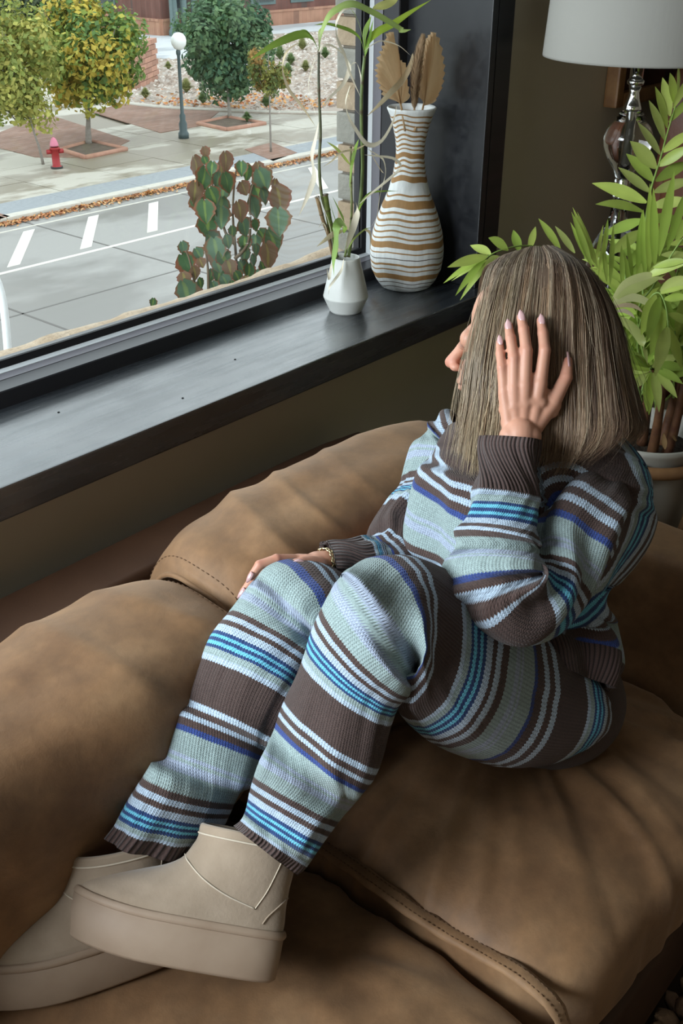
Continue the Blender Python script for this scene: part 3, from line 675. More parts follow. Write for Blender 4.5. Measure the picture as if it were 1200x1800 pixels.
def stitches(name, pts, step, ln, rad, parent, mat=THREAD, off=(0, 0, 0)):
    p = np.asarray(pts, float); d = np.r_[0, np.cumsum(np.linalg.norm(np.diff(p, axis=0), axis=1))]; mb = MB(); s = step * .5
    while s + ln < d[-1]:
        a = np.array([np.interp(s, d, p[:, k]) for k in range(3)]) + off; b = np.array([np.interp(s + ln, d, p[:, k]) for k in range(3)]) + off
        V, F = tube_vf([a, (a + b) / 2 + (b - a) * 0, b], [rad * .5, rad, rad * .5], 5); mb.add(V, F); s += step
    o = mb.build(name, mat, parent); o['kind'] = 'stuff'; return o
def topz(V, x, y, r=.02):
    k = (np.abs(V[:, 0] - x) < r) & (np.abs(V[:, 1] - y) < r); return V[k, 2].max() if k.any() else .46
# flat stitched flange between the seats
py_ = np.linspace(.98, .318, 40)
zf = np.array([.4315 - .05 * (1 - sstep(.318, .36, y)) + .02 * sstep(.30, .42, y) + .006 * math.sin(y * 21) for y in py_])
fl = np.stack([SX + .006 + .005 * np.sin(py_ * 17), py_, zf], 1)
pv = []
for i, p_ in enumerate(fl):
    for (dx, dz) in ((-.013, .000), (-.012, .005), (-.004, .0065), (.006, .006), (.013, .004), (.014, -.004)): pv.append(p_ + (dx, 0, dz + .0015 * math.sin(i * 1.7 + dx * 200)))
mesh('seam_flange', pv, [(i * 6 + j, (i + 1) * 6 + j, (i + 1) * 6 + j + 1, i * 6 + j + 1) for i in range(39) for j in range(5)], LEATHER, sr)
stitches('stitching', fl, .0075, .0048, .0008, sr, off=(.007, 0, .0068))
stitches('stitching', fl, .0075, .0048, .0008, sr, off=(-.006, 0, .0072))

# back cushions: long bolsters with a flat sewn end
def bolster(name, x0, x1, yc, zc, hy, hz, seed, label, endx_round=.05, crease=None, tilt=0.0, n=120, m=72, ease=None):
    a = np.linspace(0, 2 * PI, m, endpoint=False); V = []
    xs = x1 - (x1 - x0) * (1 - np.cos(np.linspace(0, PI, n))) / 2 if False else np.linspace(x0, x1, n)
    for x in xs:
        e0 = min(1, (x - x0) / endx_round); e1 = min(1, (x1 - x) / endx_round)
        s = (max(.0, 1 - (1 - e0) ** 3) ** .5 if e0 < 1 else 1) * (max(.0, 1 - (1 - e1) ** 3) ** .5 if e1 < 1 else 1); s = .74 + .26 * s
        cy, cz, sy, sz = yc, zc, hy * s, hz * s
        if ease is not None: cy, cz, sy, sz = ease(x, cy, cz, sy, sz)
        for t in a:
            c, s_ = math.cos(t), math.sin(t); r = (abs(c) ** 3.2 + abs(s_) ** 3.2) ** (-1 / 3.2)
            yy = c * r * sy; zz_ = s_ * r * sz
            V.append((x, cy + yy * math.cos(tilt) - zz_ * math.sin(tilt), cz + yy * math.sin(tilt) + zz_ * math.cos(tilt)))
    V = np.array(V); F = np.array([(i * m + j, i * m + (j + 1) % m, (i + 1) * m + (j + 1) % m, (i + 1) * m + j) for i in range(n - 1) for j in range(m)])
    N = -vnormals(V, F)
    cN = V - np.stack([V[:, 0], np.full(len(V), yc), np.full(len(V), zc)], 1)
    if (N * cN).sum() < 0: N = -N
    d = .010 * fbm(V * np.array([3.0, 5, 5]), seed) + crease(V)
    V = V + N * d[:, None]
    F = [tuple(f) for f in F]; k0 = len(V)
    # bulged end caps
    caps = []
    for i, sgn in ((0, -1), (n - 1, 1)):
        ring = V[i * m:(i + 1) * m]; c0 = ring.mean(0); prev = list(range(i * m, (i + 1) * m))
        for q, b in ((.8, .006), (.5, .014), (.2, .018)):
            base = len(V); V = np.vstack([V, c0 + (ring - c0) * q + (sgn * b, 0, 0)]); cur = list(range(base, base + m))
            F += [(prev[j], prev[(j + 1) % m], cur[(j + 1) % m], cur[j]) for j in range(m)]; prev = cur
        F.append(tuple(prev))
    o = mesh(name, V, F, LEATHER, loc=((x0 + x1) / 2, yc, zc - hz)); tag(o, label, 'back cushion', 'leather back cushions')
    bpy.context.view_layer.update()
    for i in (0, n - 1):
        ring = V[i * m:(i + 1) * m]; c0 = ring.mean(0); ring = np.vstack([ring, ring[:1]])
        tube('seam_piping', c0 + (ring - c0) * 1.012 , .0042, LEATHER, o, 6)
        r2 = c0 + (ring - c0) * 1.02; sh = 1 if i == 0 else -1
        r2 = V[(i + 2 * sh) * m:(i + 2 * sh) * m + m]; r2 = np.vstack([r2, r2[:1]]); c2 = r2.mean(0)
        stitches('stitching', c2 + (r2 - c2) * 1.004, .010, .0062, .0010, o)
    return o
def cr_r(V):
    u = V @ np.array([.8, -.35, .5]); w = V @ np.array([-.4, .3, .86])
    f = ridge(np.stack([u * 6.5 + w * 1.5, w * 2.2, 0 * u], 1), 41); g = ridge(np.stack([u * 15 + w * 4, w * 4, 0 * u + 2], 1), 43)
    return .013 * np.clip(f - .45, -.4, 1) + .006 * np.clip(g - .45, -.2, 1)
def cr_l(V):
    u = V @ np.array([.75, .2, .35]); w = V @ np.array([.45, -.3, -.85])
    f = ridge(np.stack([u * 6 , w * 2.5, 0 * u + 7], 1), 51); g = ridge(np.stack([u * 13, w * 5, 0 * u + 2], 1), 53)
    return .012 * np.clip(f - .4, -.4, 1) + .005 * np.clip(g - .45, -.2, 1)
def ease_r(x, cy, cz, sy, sz):
    t = np.clip((x - .86) / .66, 0, 1); return cy, cz + .042 * math.sin(t * PI * .95) - .012 * t, sy, sz
def ease_l(x, cy, cz, sy, sz):
    return cy, cz + .006 * math.sin(x * 6), sy, sz
bolster('back_cushion', .868, 1.56, 1.045, .655, .125, .165, 61, 'brown leather back cushion directly behind the hand on the far knee', .09, cr_r, .10, ease=ease_r)
bolster('back_cushion', -.35, .856, 1.010, .620, .145, .195, 67, 'big brown leather back cushion at the left edge behind the boots', .12, cr_l, .14, ease=ease_l)

# ------------------------------------------------------------------ vases on the sill
def m_ceramic(name, c): 
    m = Mt(name, .42, .5, c); m.bump(m.noise(240, 2), .04, .001); return m.m
sv = (1.767, 1.508, ZS)
svase = thing('bud_vase', 'small faceted pale grey ceramic vase holding bamboo cuttings', 'vase', sv)
lathe('vase_body', [(.0335, 0), (.0365, .003), (.0505, .034), (.0507, .0365), (.0500, .039), (.0440, .066), (.0360, .098), (.0310, .121), (.0295, .1235), (.0275, .1225), (.0290, .110), (.034, .08), (.03, .05)], sv, m_ceramic('pale_grey_ceramic', (.60, .61, .58)), svase, 64, smooth=False)
bv = (2.006, 1.522, ZS)
def m_stripevase():
    m = Mt('banded_wood_and_white', .6, .3); u = m.co('Object'); sp = m.N('ShaderNodeSeparateXYZ'); m.L(u, sp.inputs[0])
    ang = m.math('ARCTAN2', sp.outputs[1], sp.outputs[0])
    wob = m.math('ADD', m.math('MULTIPLY', m.math('SINE', m.math('MULTIPLY', ang, 3.0)), .0035), m.math('MULTIPLY', m.math('SINE', m.math('ADD', m.math('MULTIPLY', ang, 5.0), 1.0)), .0022))
    nz = m.noise(14, 2); z = m.math('ADD', sp.outputs[2], m.math('ADD', wob, m.math('MULTIPLY', m.math('SUBTRACT', nz, .5), .008)))
    zz_ = m.math('DIVIDE', z, .42)
    W = (.72, .74, .73); B = (.34, .19, .075); D = (.09, .055, .03)
    stops = []; r = random.Random(4); p_ = 0.0; k = 0
    # bands bottom to top: (height, colour)
    seq = [(.03, W), (.006, D), (.02, W), (.006, D), (.018, W), (.032, B), (.022, W), (.008, B), (.02, W), (.010, B), (.026, W), (.005, D), (.026, W), (.008, B), (.02, W), (.034, B), (.018, W), (.01, B), (.022, W), (.008, B), (.022, W), (.008, B), (.02, W), (.012, B), (.022, W), (.012, B), (.02, W), (.040, B), (.02, W), (.008, B), (.022, W)]
    q = 0
    for h, c in seq: stops.append((q, c)); q += h
    lo = m.ramp(m.math('MULTIPLY', zz_, 1 / .62), [(s[0] / .62, s[1]) for s in stops], 'CONSTANT')
    seq2 = [(.03, B), (.014, W), (.010, B), (.014, W), (.012, B), (.016, W), (.010, B), (.014, W), (.026, B), (.016, W), (.008, B), (.014, W), (.010, B), (.016, W), (.008, B), (.014, W), (.010, B), (.018, W), (.008, B), (.014, W), (.010, B), (.014, W), (.010, B), (.02, W), (.008, B), (.06, W)]
    st2 = []; q = 0
    for h, c in seq2: st2.append((q, c)); q += h
    hi = m.ramp(m.math('MULTIPLY', m.math('SUBTRACT', zz_, .60), 1 / .41), [(s[0] / .41, s[1]) for s in st2], 'CONSTANT')
    c = m.mix(m.math('GREATER_THAN', zz_, .60), lo, hi)
    grain = m.noise(90, 3, stretch=(1, 1, .05)); c2 = m.mix(.55, c, m.ramp(grain, [(.35, (.72,) * 3), (.65, (1.05,) * 3)]), 'MULTIPLY'); m.color(c2)
    m.bump(grain, .1, .001); return m.m
bvase = thing('striped_vase', 'tall bottle vase with wavy white and tan wood bands on sill', 'vase', bv)
lathe('vase_body', [(.050, 0), (.060, .004), (.072, .020), (.0835, .045), (.0875, .075), (.0875, .095), (.083, .130), (.0735, .163), (.0610, .196), (.0480, .226), (.0385, .262), (.0335, .295), (.0325, .315), (.0345, .340), (.0410, .368), (.0495, .394), (.0545, .404), (.0555, .408), (.0535, .410), (.0500, .405), (.040, .376), (.029, .335), (.027, .30)], bv, m_stripevase(), bvase, 72)
# dried palm fans and a tail of grass in the big vase
DRY = Mt('dried_palm', .75, .2); DRY.color(DRY.ramp(DRY.noise(18, 3, stretch=(1, 1, .2)), [(.3, (.50, .34, .19)), (.7, (.74, .56, .36))])); 
_t = DRY.N('ShaderNodeBsdfTranslucent'); _t.inputs[0].default_value = (.75, .56, .34, 1); _m = DRY.N('ShaderNodeMixShader'); _m.inputs[0].default_value = .45
DRY.L(DRY.b.outputs[0], _m.inputs[1]); DRY.L(_t.outputs[0], _m.inputs[2]); DRY.L(_m.outputs[0], DRY.nt.nodes['Material Output'].inputs[0]); DRYM = DRY.m
def fan(label, base, outline, stemroot, ybase, seed):
    t = thing('dried_palm_fan', label, 'dried leaf', on(*stemroot, 1, ybase), 'dried palm fans in the striped vase')
    b = on(*base, 1, ybase); r = random.Random(seed); pts = [on(x, y, 1, ybase) for x, y in outline]
    P2 = cat(pts, 43); V = [b]; rows = 7
    for i, p in enumerate(P2):
        off = .0045 * (1 if i % 2 else -1)
        for k in range(1, rows + 1):
            f = k / rows; q = b + (p - b) * f; q = q + np.array([0, off * f * (1 if f < .99 else 1.2) + .03 * (f ** 2) * ((i / 42 - .5) ** 2) - .006 * math.sin(f * 3), 0])
            if k == rows: q = q + (p - b) * r.uniform(-.05, .01)
            V.append(q)
    F = []
    for i in range(42):
        a0 = 1 + i * rows; a1 = a0 + rows; F.append((0, a0, a1))
        F += [(a0 + k, a0 + k + 1, a1 + k + 1, a1 + k) for k in range(rows - 1)]
    mesh('fan_blade', V, F, DRYM, t, smooth=False)
    tube('stem', cat([on(*stemroot, 1, ybase), b, b + (pts[len(pts) // 2] - b) * .35], 8), np.linspace(.003, .0016, 8), DRYM, t, 6)
fan('left dried palm fan with ragged edge in the striped vase', (704, 183), [(722, 166), (716, 140), (712, 108), (699, 104), (697, 84), (684, 50), (676, 70), (668, 86), (662, 110), (661, 128), (668, 150), (680, 172)], (712, 230), 1.51, 1)
fan('right dried palm fan with pleats in the striped vase', (744, 186), [(768, 176), (778, 150), (781, 118), (775, 84), (761, 52), (750, 66), (744, 88), (739, 118), (735, 150), (738, 172)], (728, 230), 1.490, 2)
tail = thing('grass_plume', 'fluffy beige dried grass plume between the palm fans', 'dried grass', on(726, 225, 1, 1.50))
pl = cat([on(728, 192, 1, 1.488), on(730, 150, 1, 1.475), (on(734, 110, 1, 1.470)), on(742, 70, 1, 1.468)], 40)
r9 = np.random.default_rng(9); mbp = []; Fp = []; nb = 0; Cp = []
T_, S_, U_ = frames(pl)
for q in range(2600):
    i = int(r9.uniform(0, 38)); f = i / 39; a = r9.uniform(0, 2 * PI); rad = .0155 * math.sin(PI * min(1, f * .9 + .1)) ** .6; dirv = S_[i] * math.cos(a) + U_[i] * math.sin(a)
    b = pl[i]; e = b + dirv * rad * r9.uniform(.6, 1.15) + T_[i] * .020; mid = (b + e) / 2 + dirv * .002; sd = np.cross(dirv, T_[i]) * .0005
    mbp += [b + sd, b - sd, mid - sd, mid + sd, e]; Fp += [(nb, nb + 1, nb + 2, nb + 3), (nb + 3, nb + 2, nb + 4)]; nb += 5
    c = np.array((.52, .37, .23)) * r9.uniform(.75, 1.2); Cp += [c] * 5
HAIRY = colattr('plume_fibres', .8, .1, transl=.2)
o = mesh('plume', mbp, Fp, HAIRY, tail, cols=Cp); o['kind'] = 'stuff'
tube('stem', cat([on(726, 225, 1, 1.50), pl[0], pl[20]], 8), .0022, DRYM, tail, 6)

# bamboo cuttings in the small vase
BAM = colattr('bamboo_skin', .45, .4, bump=.1, bscale=120); GLEAF = colattr('green_leaf', .42, .4, transl=.35); DLEAF = colattr('dry_leaf', .7, .2, transl=.3)
bam = thing('bamboo_cutting', 'tall bamboo cuttings with green tops and curling dried leaves in the small vase', 'plant', on(603, 452, 1, 1.508))
YB0 = 1.508
def bstem(pix, rad, c1, c2, yv=YB0, nodes=9):
    yv = np.linspace(YB0, yv, len(pix)); pts = cat([on(x, y, 1, yv[k]) for k, (x, y) in enumerate(pix)], 60); f = np.linspace(0, 1, 60)
    r = np.asarray(rad if np.ndim(rad) else [rad] * 60, float); r = np.interp(f, np.linspace(0, 1, len(r)), r); nd = np.abs(((f * nodes) % 1) - .5) * 2; r = r * (1 + .22 * np.clip(nd - .86, 0, 1) / .14)
    V, F = tube_vf(pts, r, 10); col = np.array(c1)[None] * (1 - f[:, None]) + np.array(c2)[None] * f[:, None]; col = np.where((nd > .9)[:, None], np.array([[.10, .07, .04]]), col)
    col = col * (1 + .25 * vnoise(np.stack([f * 40, 0 * f, 0 * f], 1), 5))[:, None]
    mesh('stem', V, F, BAM, bam, cols=np.repeat(col, 10, 0))
bstem([(590, 452), (585, 420), (578, 385), (571, 342)], [.0060, .0062], (.10, .14, .035), (.13, .16, .04), nodes=5)
bstem([(585, 450), (576, 410), (567, 385), (557, 346)], [.0038, .0045], (.20, .13, .07), (.28, .19, .10), 1.515, nodes=4)
bstem([(588, 450), (575, 380), (565, 342), (561, 290), (563, 230), (560, 150), (560, 90)], [.003, .0032, .0030, .0024], (.14, .17, .05), (.085, .085, .06), 1.52, nodes=16)
bstem([(612, 452), (620, 410), (633, 354), (637, 292), (635, 208), (636, 150), (641, 98)], [.0038, .0040, .0036, .0032], (.13, .18, .05), (.16, .22, .08), 1.50, nodes=13)
bstem([(606, 452), (617, 385), (617, 320), (616, 258)], [.0028, .0026], (.20, .26, .08), (.33, .33, .17), 1.50, nodes=6)
def bleaf(pix, w, c, mat=None, y0=YB0, y1=None, twist=0.0, peak=.4, fold=.15, parent=None, name='leaf', n=22, side=None, base=.12):
    y1 = y0 if y1 is None else y1; k = len(pix); pts = cat([on(x, y, 1, y0 + (y1 - y0) * i / (k - 1)) for i, (x, y) in enumerate(pix)], n)
    V, F = ribbon_vf(pts, leafw(n, w, peak, base), side=(side if side is not None else (.3, .5, .6)), fold=fold, twist=twist)
    f = np.linspace(0, 1, n); cc_ = np.array(c)[None] * (1 + .12 * np.sin(f * 9)[:, None]); cc_ = np.repeat(cc_, 3, 0); cc_[1::3] *= 1.15
    mesh(name, V, F, mat or GLEAF, parent or bam, cols=cc_)
GR = (.26, .40, .07); GL = (.42, .52, .16); CR = (.82, .75, .60); CR2 = (.74, .62, .42)
bleaf([(561, 92), (548, 66), (530, 60), (500, 70), (470, 85), (438, 106)], .0085, GR, y0=1.52, y1=1.50, peak=.45)
bleaf([(561, 92), (552, 72), (540, 56), (528, 52)], .004, GR, y0=1.52)
bleaf([(561, 92), (560, 60), (565, 48)], .0025, GL, y0=1.52)
bleaf([(560, 92), (564, 60), (578, 28), (600, 12), (622, 7), (648, 18), (672, 31), (700, 48), (708, 54), (722, 52)], .0095, (.38, .50, .16), y0=1.52, y1=1.44, peak=.66, base=.25, n=34)
bleaf([(641, 98), (648, 72), (665, 55), (690, 42), (720, 22), (757, 0)], .0085, (.40, .55, .07), y0=1.50, y1=1.46)
bleaf([(641, 98), (634, 70), (620, 56), (600, 48), (575, 42), (552, 44)], .0055, GR, y0=1.50, y1=1.52)
bleaf([(641, 98), (641, 60), (652, 28)], .008, GR, y0=1.50)
bleaf([(641, 100), (648, 70), (656, 34)], .005, (.20, .33, .05), y0=1.49)
bleaf([(655, 15), (672, 10), (690, 2), (705, -12)], .009, (.62, .62, .22), y0=1.47)
bleaf([(641, 98), (636, 60), (626, 30), (615, 14)], .003, GL, y0=1.50)
bleaf([(616, 290), (606, 278), (592, 262), (574, 249)], .007, (.52, .60, .14), y0=1.50)
bleaf([(614, 330), (618, 290), (624, 262), (630, 245)], .006, GR, y0=1.49)
bleaf([(604, 410), (606, 392), (596, 370), (584, 345)], .011, GR, y0=1.49, peak=.35)
bleaf([(608, 400), (600, 390), (592, 398), (590, 430), (586, 460), (587, 486)], .010, (.30, .46, .12), y0=1.48, y1=1.44, peak=.3)
bleaf([(598, 420), (592, 395), (584, 370), (580, 352)], .006, GR, y0=1.50)
bleaf([(622, 395), (634, 360), (650, 340), (672, 336), (700, 336)], .003, GR, y0=1.49)
bleaf([(610, 440), (622, 420), (640, 404), (652, 400)], .002, GL, y0=1.50)
dl = [([(525, 75), (506, 88), (498, 106), (497, 128), (508, 158), (522, 176), (537, 196), (554, 222)], .0038), ([(560, 92), (568, 80), (585, 81), (604, 98), (614, 117), (604, 146), (580, 171), (562, 194)], .0048),
      ([(626, 16), (604, 17), (592, 36), (590, 52), (594, 72), (606, 98), (612, 120), (622, 145), (634, 172)], .0040), ([(725, 94), (722, 112), (708, 140), (687, 162), (664, 186), (645, 204)], .0068),
      ([(615, 150), (607, 180), (612, 204), (624, 226), (646, 254), (670, 248), (690, 215), (697, 186)], .0052), ([(560, 215), (554, 245), (548, 275), (552, 308), (545, 333), (536, 355), (525, 380)], .0062),
      ([(646, 252), (626, 262), (600, 268), (582, 284), (566, 294)], .0030), ([(632, 358), (650, 342), (671, 325), (700, 300), (704, 290), (690, 278), (660, 274), (640, 272)], .0036),
      ([(646, 262), (662, 272), (674, 282), (677, 306), (668, 340), (662, 380), (650, 402)], .0032), ([(604, 406), (592, 408), (576, 418), (556, 434)], .0062),
      ([(604, 455), (600, 474), (588, 492), (579, 505), (577, 520)], .0034), ([(625, 356), (628, 372), (622, 395), (614, 420), (608, 440)], .0075), ([(640, 404), (649, 408), (651, 420), (650, 440)], .0050),
      ([(557, 92), (548, 120), (542, 150), (548, 180), (556, 205)], .0010), ([(640, 90), (655, 78), (672, 72), (700, 80), (722, 98)], .0012), ([(620, 150), (612, 165), (622, 190), (636, 205)], .0011),
      ([(585, 440), (580, 400), (568, 365), (545, 322)], .0011), ([(590, 455), (582, 470), (578, 490), (574, 470)], .0035), ([(646, 252), (655, 275), (670, 300), (676, 305)], .001), ([(612, 120), (625, 110), (633, 130), (634, 150)], .0018),
      ([(560, 400), (566, 392), (572, 398), (574, 410)], .0014)]
for i, (px_, w) in enumerate(dl):
    bleaf(px_, w, CR if i % 3 else CR2, DLEAF, y0=1.50 - .012 * (i % 3), y1=1.49 - .01 * (i % 4), twist=(.9 if i % 2 else -1.1), peak=.5, fold=.35, name='dry_leaf', n=26)

# ------------------------------------------------------------------ lamp, side table, picture, chair
LX, LY, TBL = 2.26, 1.115, .80
tb = thing('side_table', 'small dark round side table under the glass lamp', 'table', (LX, LY, 0))
lathe('table_top', [(.001, TBL - .03), (.20, TBL - .03), (.205, TBL - .02), (.205, TBL - .005), (.2, TBL), (.001, TBL)], (LX, LY, 0), BLACK, tb, 40, cb=False)
lathe('pedestal', [(.13, 0), (.13, .02), (.03, .05), (.025, TBL - .03)], (LX, LY, 0), BLACK, tb, 20)
CHR = Mt('chrome', .07, .5, (.75, .75, .76)); CHR.b.inputs['Metallic'].default_value = 1.0; CHR = CHR.m
GL_ = Mt('clear_lamp_glass', .01, .5, (.97, .98, .97)); GL_.b.inputs['Transmission Weight'].default_value = 1; GL_.b.inputs['IOR'].default_value = 1.4; GL_ = GL_.m
lamp = thing('table_lamp', 'glass and chrome table lamp with off white drum shade', 'lamp', (LX, LY, TBL))
lc = (LX, LY, 0)
lathe('upper_tube', [(.0145, 1.355), (.0145, 1.47)], lc, CHR, lamp, 24, True, True)
lathe('collar', [(.012, 1.343), (.018, 1.347), (.0185, 1.353), (.0150, 1.357)], lc, CHR, lamp, 24, True, True)
lathe('chrome_neck', [(.019, 1.293), (.020, 1.298), (.017, 1.305), (.0125, 1.318), (.0105, 1.330), (.0135, 1.342)], lc, CHR, lamp, 24, True, True)
lathe('rod', [(.0085, .83), (.0085, 1.30)], lc, CHR, lamp, 20, True, True)
lathe('glass_globe', [(.014, 1.150), (.018, 1.152), (.024, 1.168), (.040, 1.190), (.0515, 1.216), (.0535, 1.236), (.046, 1.258), (.034, 1.270), (.030, 1.273), (.031, 1.279), (.027, 1.282), (.027, 1.288), (.022, 1.292)], lc, GL_, lamp, 40, True, True)
lathe('glass_neck', [(.016, 1.108), (.022, 1.112), (.019, 1.118), (.017, 1.130), (.018, 1.146), (.012, 1.149)], lc, GL_, lamp, 32, True, True)
lathe('chrome_ring', [(.020, 1.090), (.026, 1.094), (.026, 1.100), (.016, 1.107)], lc, CHR, lamp, 28, True, True)
lathe('glass_lower', [(.050, .905), (.058, .93), (.060, .955), (.054, .99), (.040, 1.02), (.026, 1.045), (.020, 1.065), (.018, 1.088)], lc, GL_, lamp, 40, True, True)
lathe('lamp_base', [(.07, TBL + .001), (.07, TBL + .015), (.03, TBL + .03), (.025, .86), (.045, .90)], lc, CHR, lamp, 32, True, True)
SH = Mt('off_white_linen_shade', .85, .2, (.43, .42, .385)); SH.bump(SH.noise(150, 3, stretch=(1, 1, .12)), .15, .002)
t_ = SH.N('ShaderNodeBsdfTranslucent'); t_.inputs[0].default_value = (.5, .48, .42, 1); mx_ = SH.N('ShaderNodeMixShader'); mx_.inputs[0].default_value = .3
SH.L(SH.b.outputs[0], mx_.inputs[1]); SH.L(t_.outputs[0], mx_.inputs[2]); SH.L(mx_.outputs[0], SH.nt.nodes['Material Output'].inputs[0]); SH = SH.m
lathe('lamp_shade', [(.2005, 1.405), (.2005, 1.40), (.2025, 1.40), (.2025, 1.405), (.186, 1.70), (.183, 1.70), (.198, 1.408)], lc, SH, lamp, 96, False, False)
GOLD = simple('aged_gilt_wood', (.20, .095, .035), (.32, .17, .065), 20, .45, .5, .2, 90, .002)
a = on(1072, 190, 1, 1.385)
pic = thing('framed_picture', 'gilt framed dark picture on the taupe wall behind the lamp', 'picture', (a[0] + .4, 1.407, a[2]))
fx0, fx1, fz0, fz1 = a[0], a[0] + .85, a[2], a[2] + .8
for (q0, q1) in (((fx0, 1.368, fz0), (fx0 + .035, 1.407, fz1)), ((fx1 - .035, 1.368, fz0), (fx1, 1.407, fz1)), ((fx0 + .035, 1.368, fz0), (fx1 - .035, 1.407, fz0 + .035)), ((fx0 + .035, 1.368, fz1 - .035), (fx1 - .035, 1.407, fz1))): bevbox('frame_side', q0, q1, GOLD, pic, .006)
bevbox('inner_slip', (fx0 + .036, 1.381, fz0 + .036), (fx0 + .046, 1.406, fz1 - .036), GOLD, pic, .002)
cv = Mt('dark_canvas', .6, .3); cv.color(cv.ramp(cv.noise(3.5, 3, dist=1.5), [(.35, (.012, .010, .014)), (.5, (.10, .03, .018)), (.62, (.045, .018, .012)), (.8, (.12, .06, .035))]))
bevbox('canvas', (fx0 + .047, 1.391, fz0 + .036), (fx1 - .036, 1.406, fz1 - .036), cv.m, pic, 0)
CH = simple('oxblood_leather', (.10, .035, .018), (.16, .062, .032), 6, .45, .4, .2, 60, .003); TAU = simple('taupe_velvet', (.15, .115, .09), (.20, .155, .12), 7, .9, .2, .1, 200, .001)
chb = np.array([2.98, 1.02, 0]); ch = thing('wingback_chair', 'tall red brown leather wing chair behind the lamp and palm', 'chair', chb)
rounded('backrest', chb + (-.28, .12, .4), chb + (.40, .25, 1.40), 24, 5, CH, ch)
rounded('seat', chb + (-.27, -.45, .25), chb + (.40, .12, .48), 16, 5, CH, ch)
for s in (-.32, .34): rounded('wing', chb + (s, -.10, .5), chb + (s + .1, .2, 1.22), 16, 4, CH, ch)
for k, (x, z) in enumerate([(-.18, 1.32), (-.02, 1.32), (.14, 1.32), (-.10, 1.25), (.06, 1.25)]): lathe('tuft_button', [(.001, 0), (.012, .001), (.010, .006), (.001, .009)], chb + (x, .118, z), CH, ch, 10)
tube('scroll', cat([chb + (-.18, .11, 1.36), chb + (-.24, .09, 1.30), chb + (-.20, .08, 1.24), chb + (-.1, .08, 1.25), chb + (0, .09, 1.31)], 20), .022, CH, ch, 8)
for x in (-.22, .34):
    for y in (-.4, .18): lathe('leg', [(.018, 0), (.026, .26)], chb + (x, y, 0), BLACK, ch, 10)
o, _, _ = rounded('throw_pillow', chb + (-.21, -.12, .75), chb + (.33, .08, 1.17), 24, 3, TAU, None, lambda V, N, q: V + N * (.01 * fbm(V * 8, 3))[:, None], loc=chb + (0, 0, .75)); tag(o, 'round taupe throw pillow on the wing chair behind the palm fronds', 'pillow')

# ------------------------------------------------------------------ palm in pot on rattan stand
pc = np.array([1.936, .825, 0]); PZ = .73
pot = thing('plant_pot', 'pale rimmed round plant pot sitting in the rattan stand', 'pot', pc + (0, 0, .40))
lathe('pot_body', [(.075, .40), (.09, .41), (.105, .60), (.115, .715), (.120, .722), (.120, .732), (.116, .734), (.110, .730), (.108, .70), (.10, .69)], pc, m_ceramic('cream_ceramic', (.36, .34, .30)), pot, 56)
lathe('soil', [(.001, .695), (.06, .697), (.108, .69)], pc, simple('potting_soil', (.012, .009, .007), (.05, .035, .025), 60, .95, .2, 1, 90, .01), pot, 40, cb=False)
RAT = simple('rattan_cane', (.16, .075, .03), (.26, .135, .06), 14, .5, .4, .2, 50, .002, (1, 1, .3))
stand = thing('plant_stand', 'brown rattan plant stand with bound cane legs beside the sofa arm', 'plant stand', pc)
ta = np.linspace(0, 2 * PI, 49)
for r_, z_ in ((.132, .695), (.150, .20)): tube('hoop', np.stack([pc[0] + r_ * np.cos(ta), pc[1] + r_ * np.sin(ta), np.full(49, z_)], 1), .013, RAT, stand, 10)
tube('hoop', np.stack([pc[0] + .10 * np.cos(ta), pc[1] + .10 * np.sin(ta), np.full(49, .39)], 1), .010, RAT, stand, 10)
for k in range(6):
    a = k * PI / 3 + .25; e = np.array([math.cos(a), math.sin(a), 0]); f_ = np.array([-e[1], e[0], 0])
    tube('leg', cat([pc + e * .140 + (0, 0, .70), pc + e * .132 + (0, 0, .45), pc + e * .165 + (0, 0, .01)], 12), .0125, RAT, stand, 10)
    for s in (-1, 1): tube('brace', cat([pc + e * .142 + (0, 0, .64), pc + e * .130 + f_ * s * .035 + (0, 0, .5), pc + e * .10 + f_ * s * .075 + (0, 0, .39)], 10), .009, RAT, stand, 8)
    for j in range(4):
        c0 = pc + e * .134 + f_ * (j - 1.5) * .010 + (0, 0, .695); tt = np.linspace(0, 2 * PI, 13)
        tube('binding', [c0 + e * .0165 * math.cos(q) + np.array([0, 0, .0165 * math.sin(q)]) for q in tt], .0035, RAT, stand, 6)
palm = thing('potted_palm', 'lime green parlour palm with long feathered fronds beside the sofa', 'palm', pc + (0, 0, .69))
PLEAF = colattr('palm_leaflet', .40, .45, transl=.38); CANE = simple('palm_cane', (.06, .020, .010), (.13, .06, .025), 30, .6, .3, .3, 60, .003)
rp = random.Random(5)
def pcol(f=0): 
    a = np.array((.46, .56, .12)); b = np.array((.28, .42, .07)); c = np.array((.62, .68, .24)); q = rp.random() * .8
    r = a * (1 - q) + (b if f == 1 else c if f == 2 else (b if rp.random() < .5 else c)) * q; return r * rp.uniform(.88, 1.12)
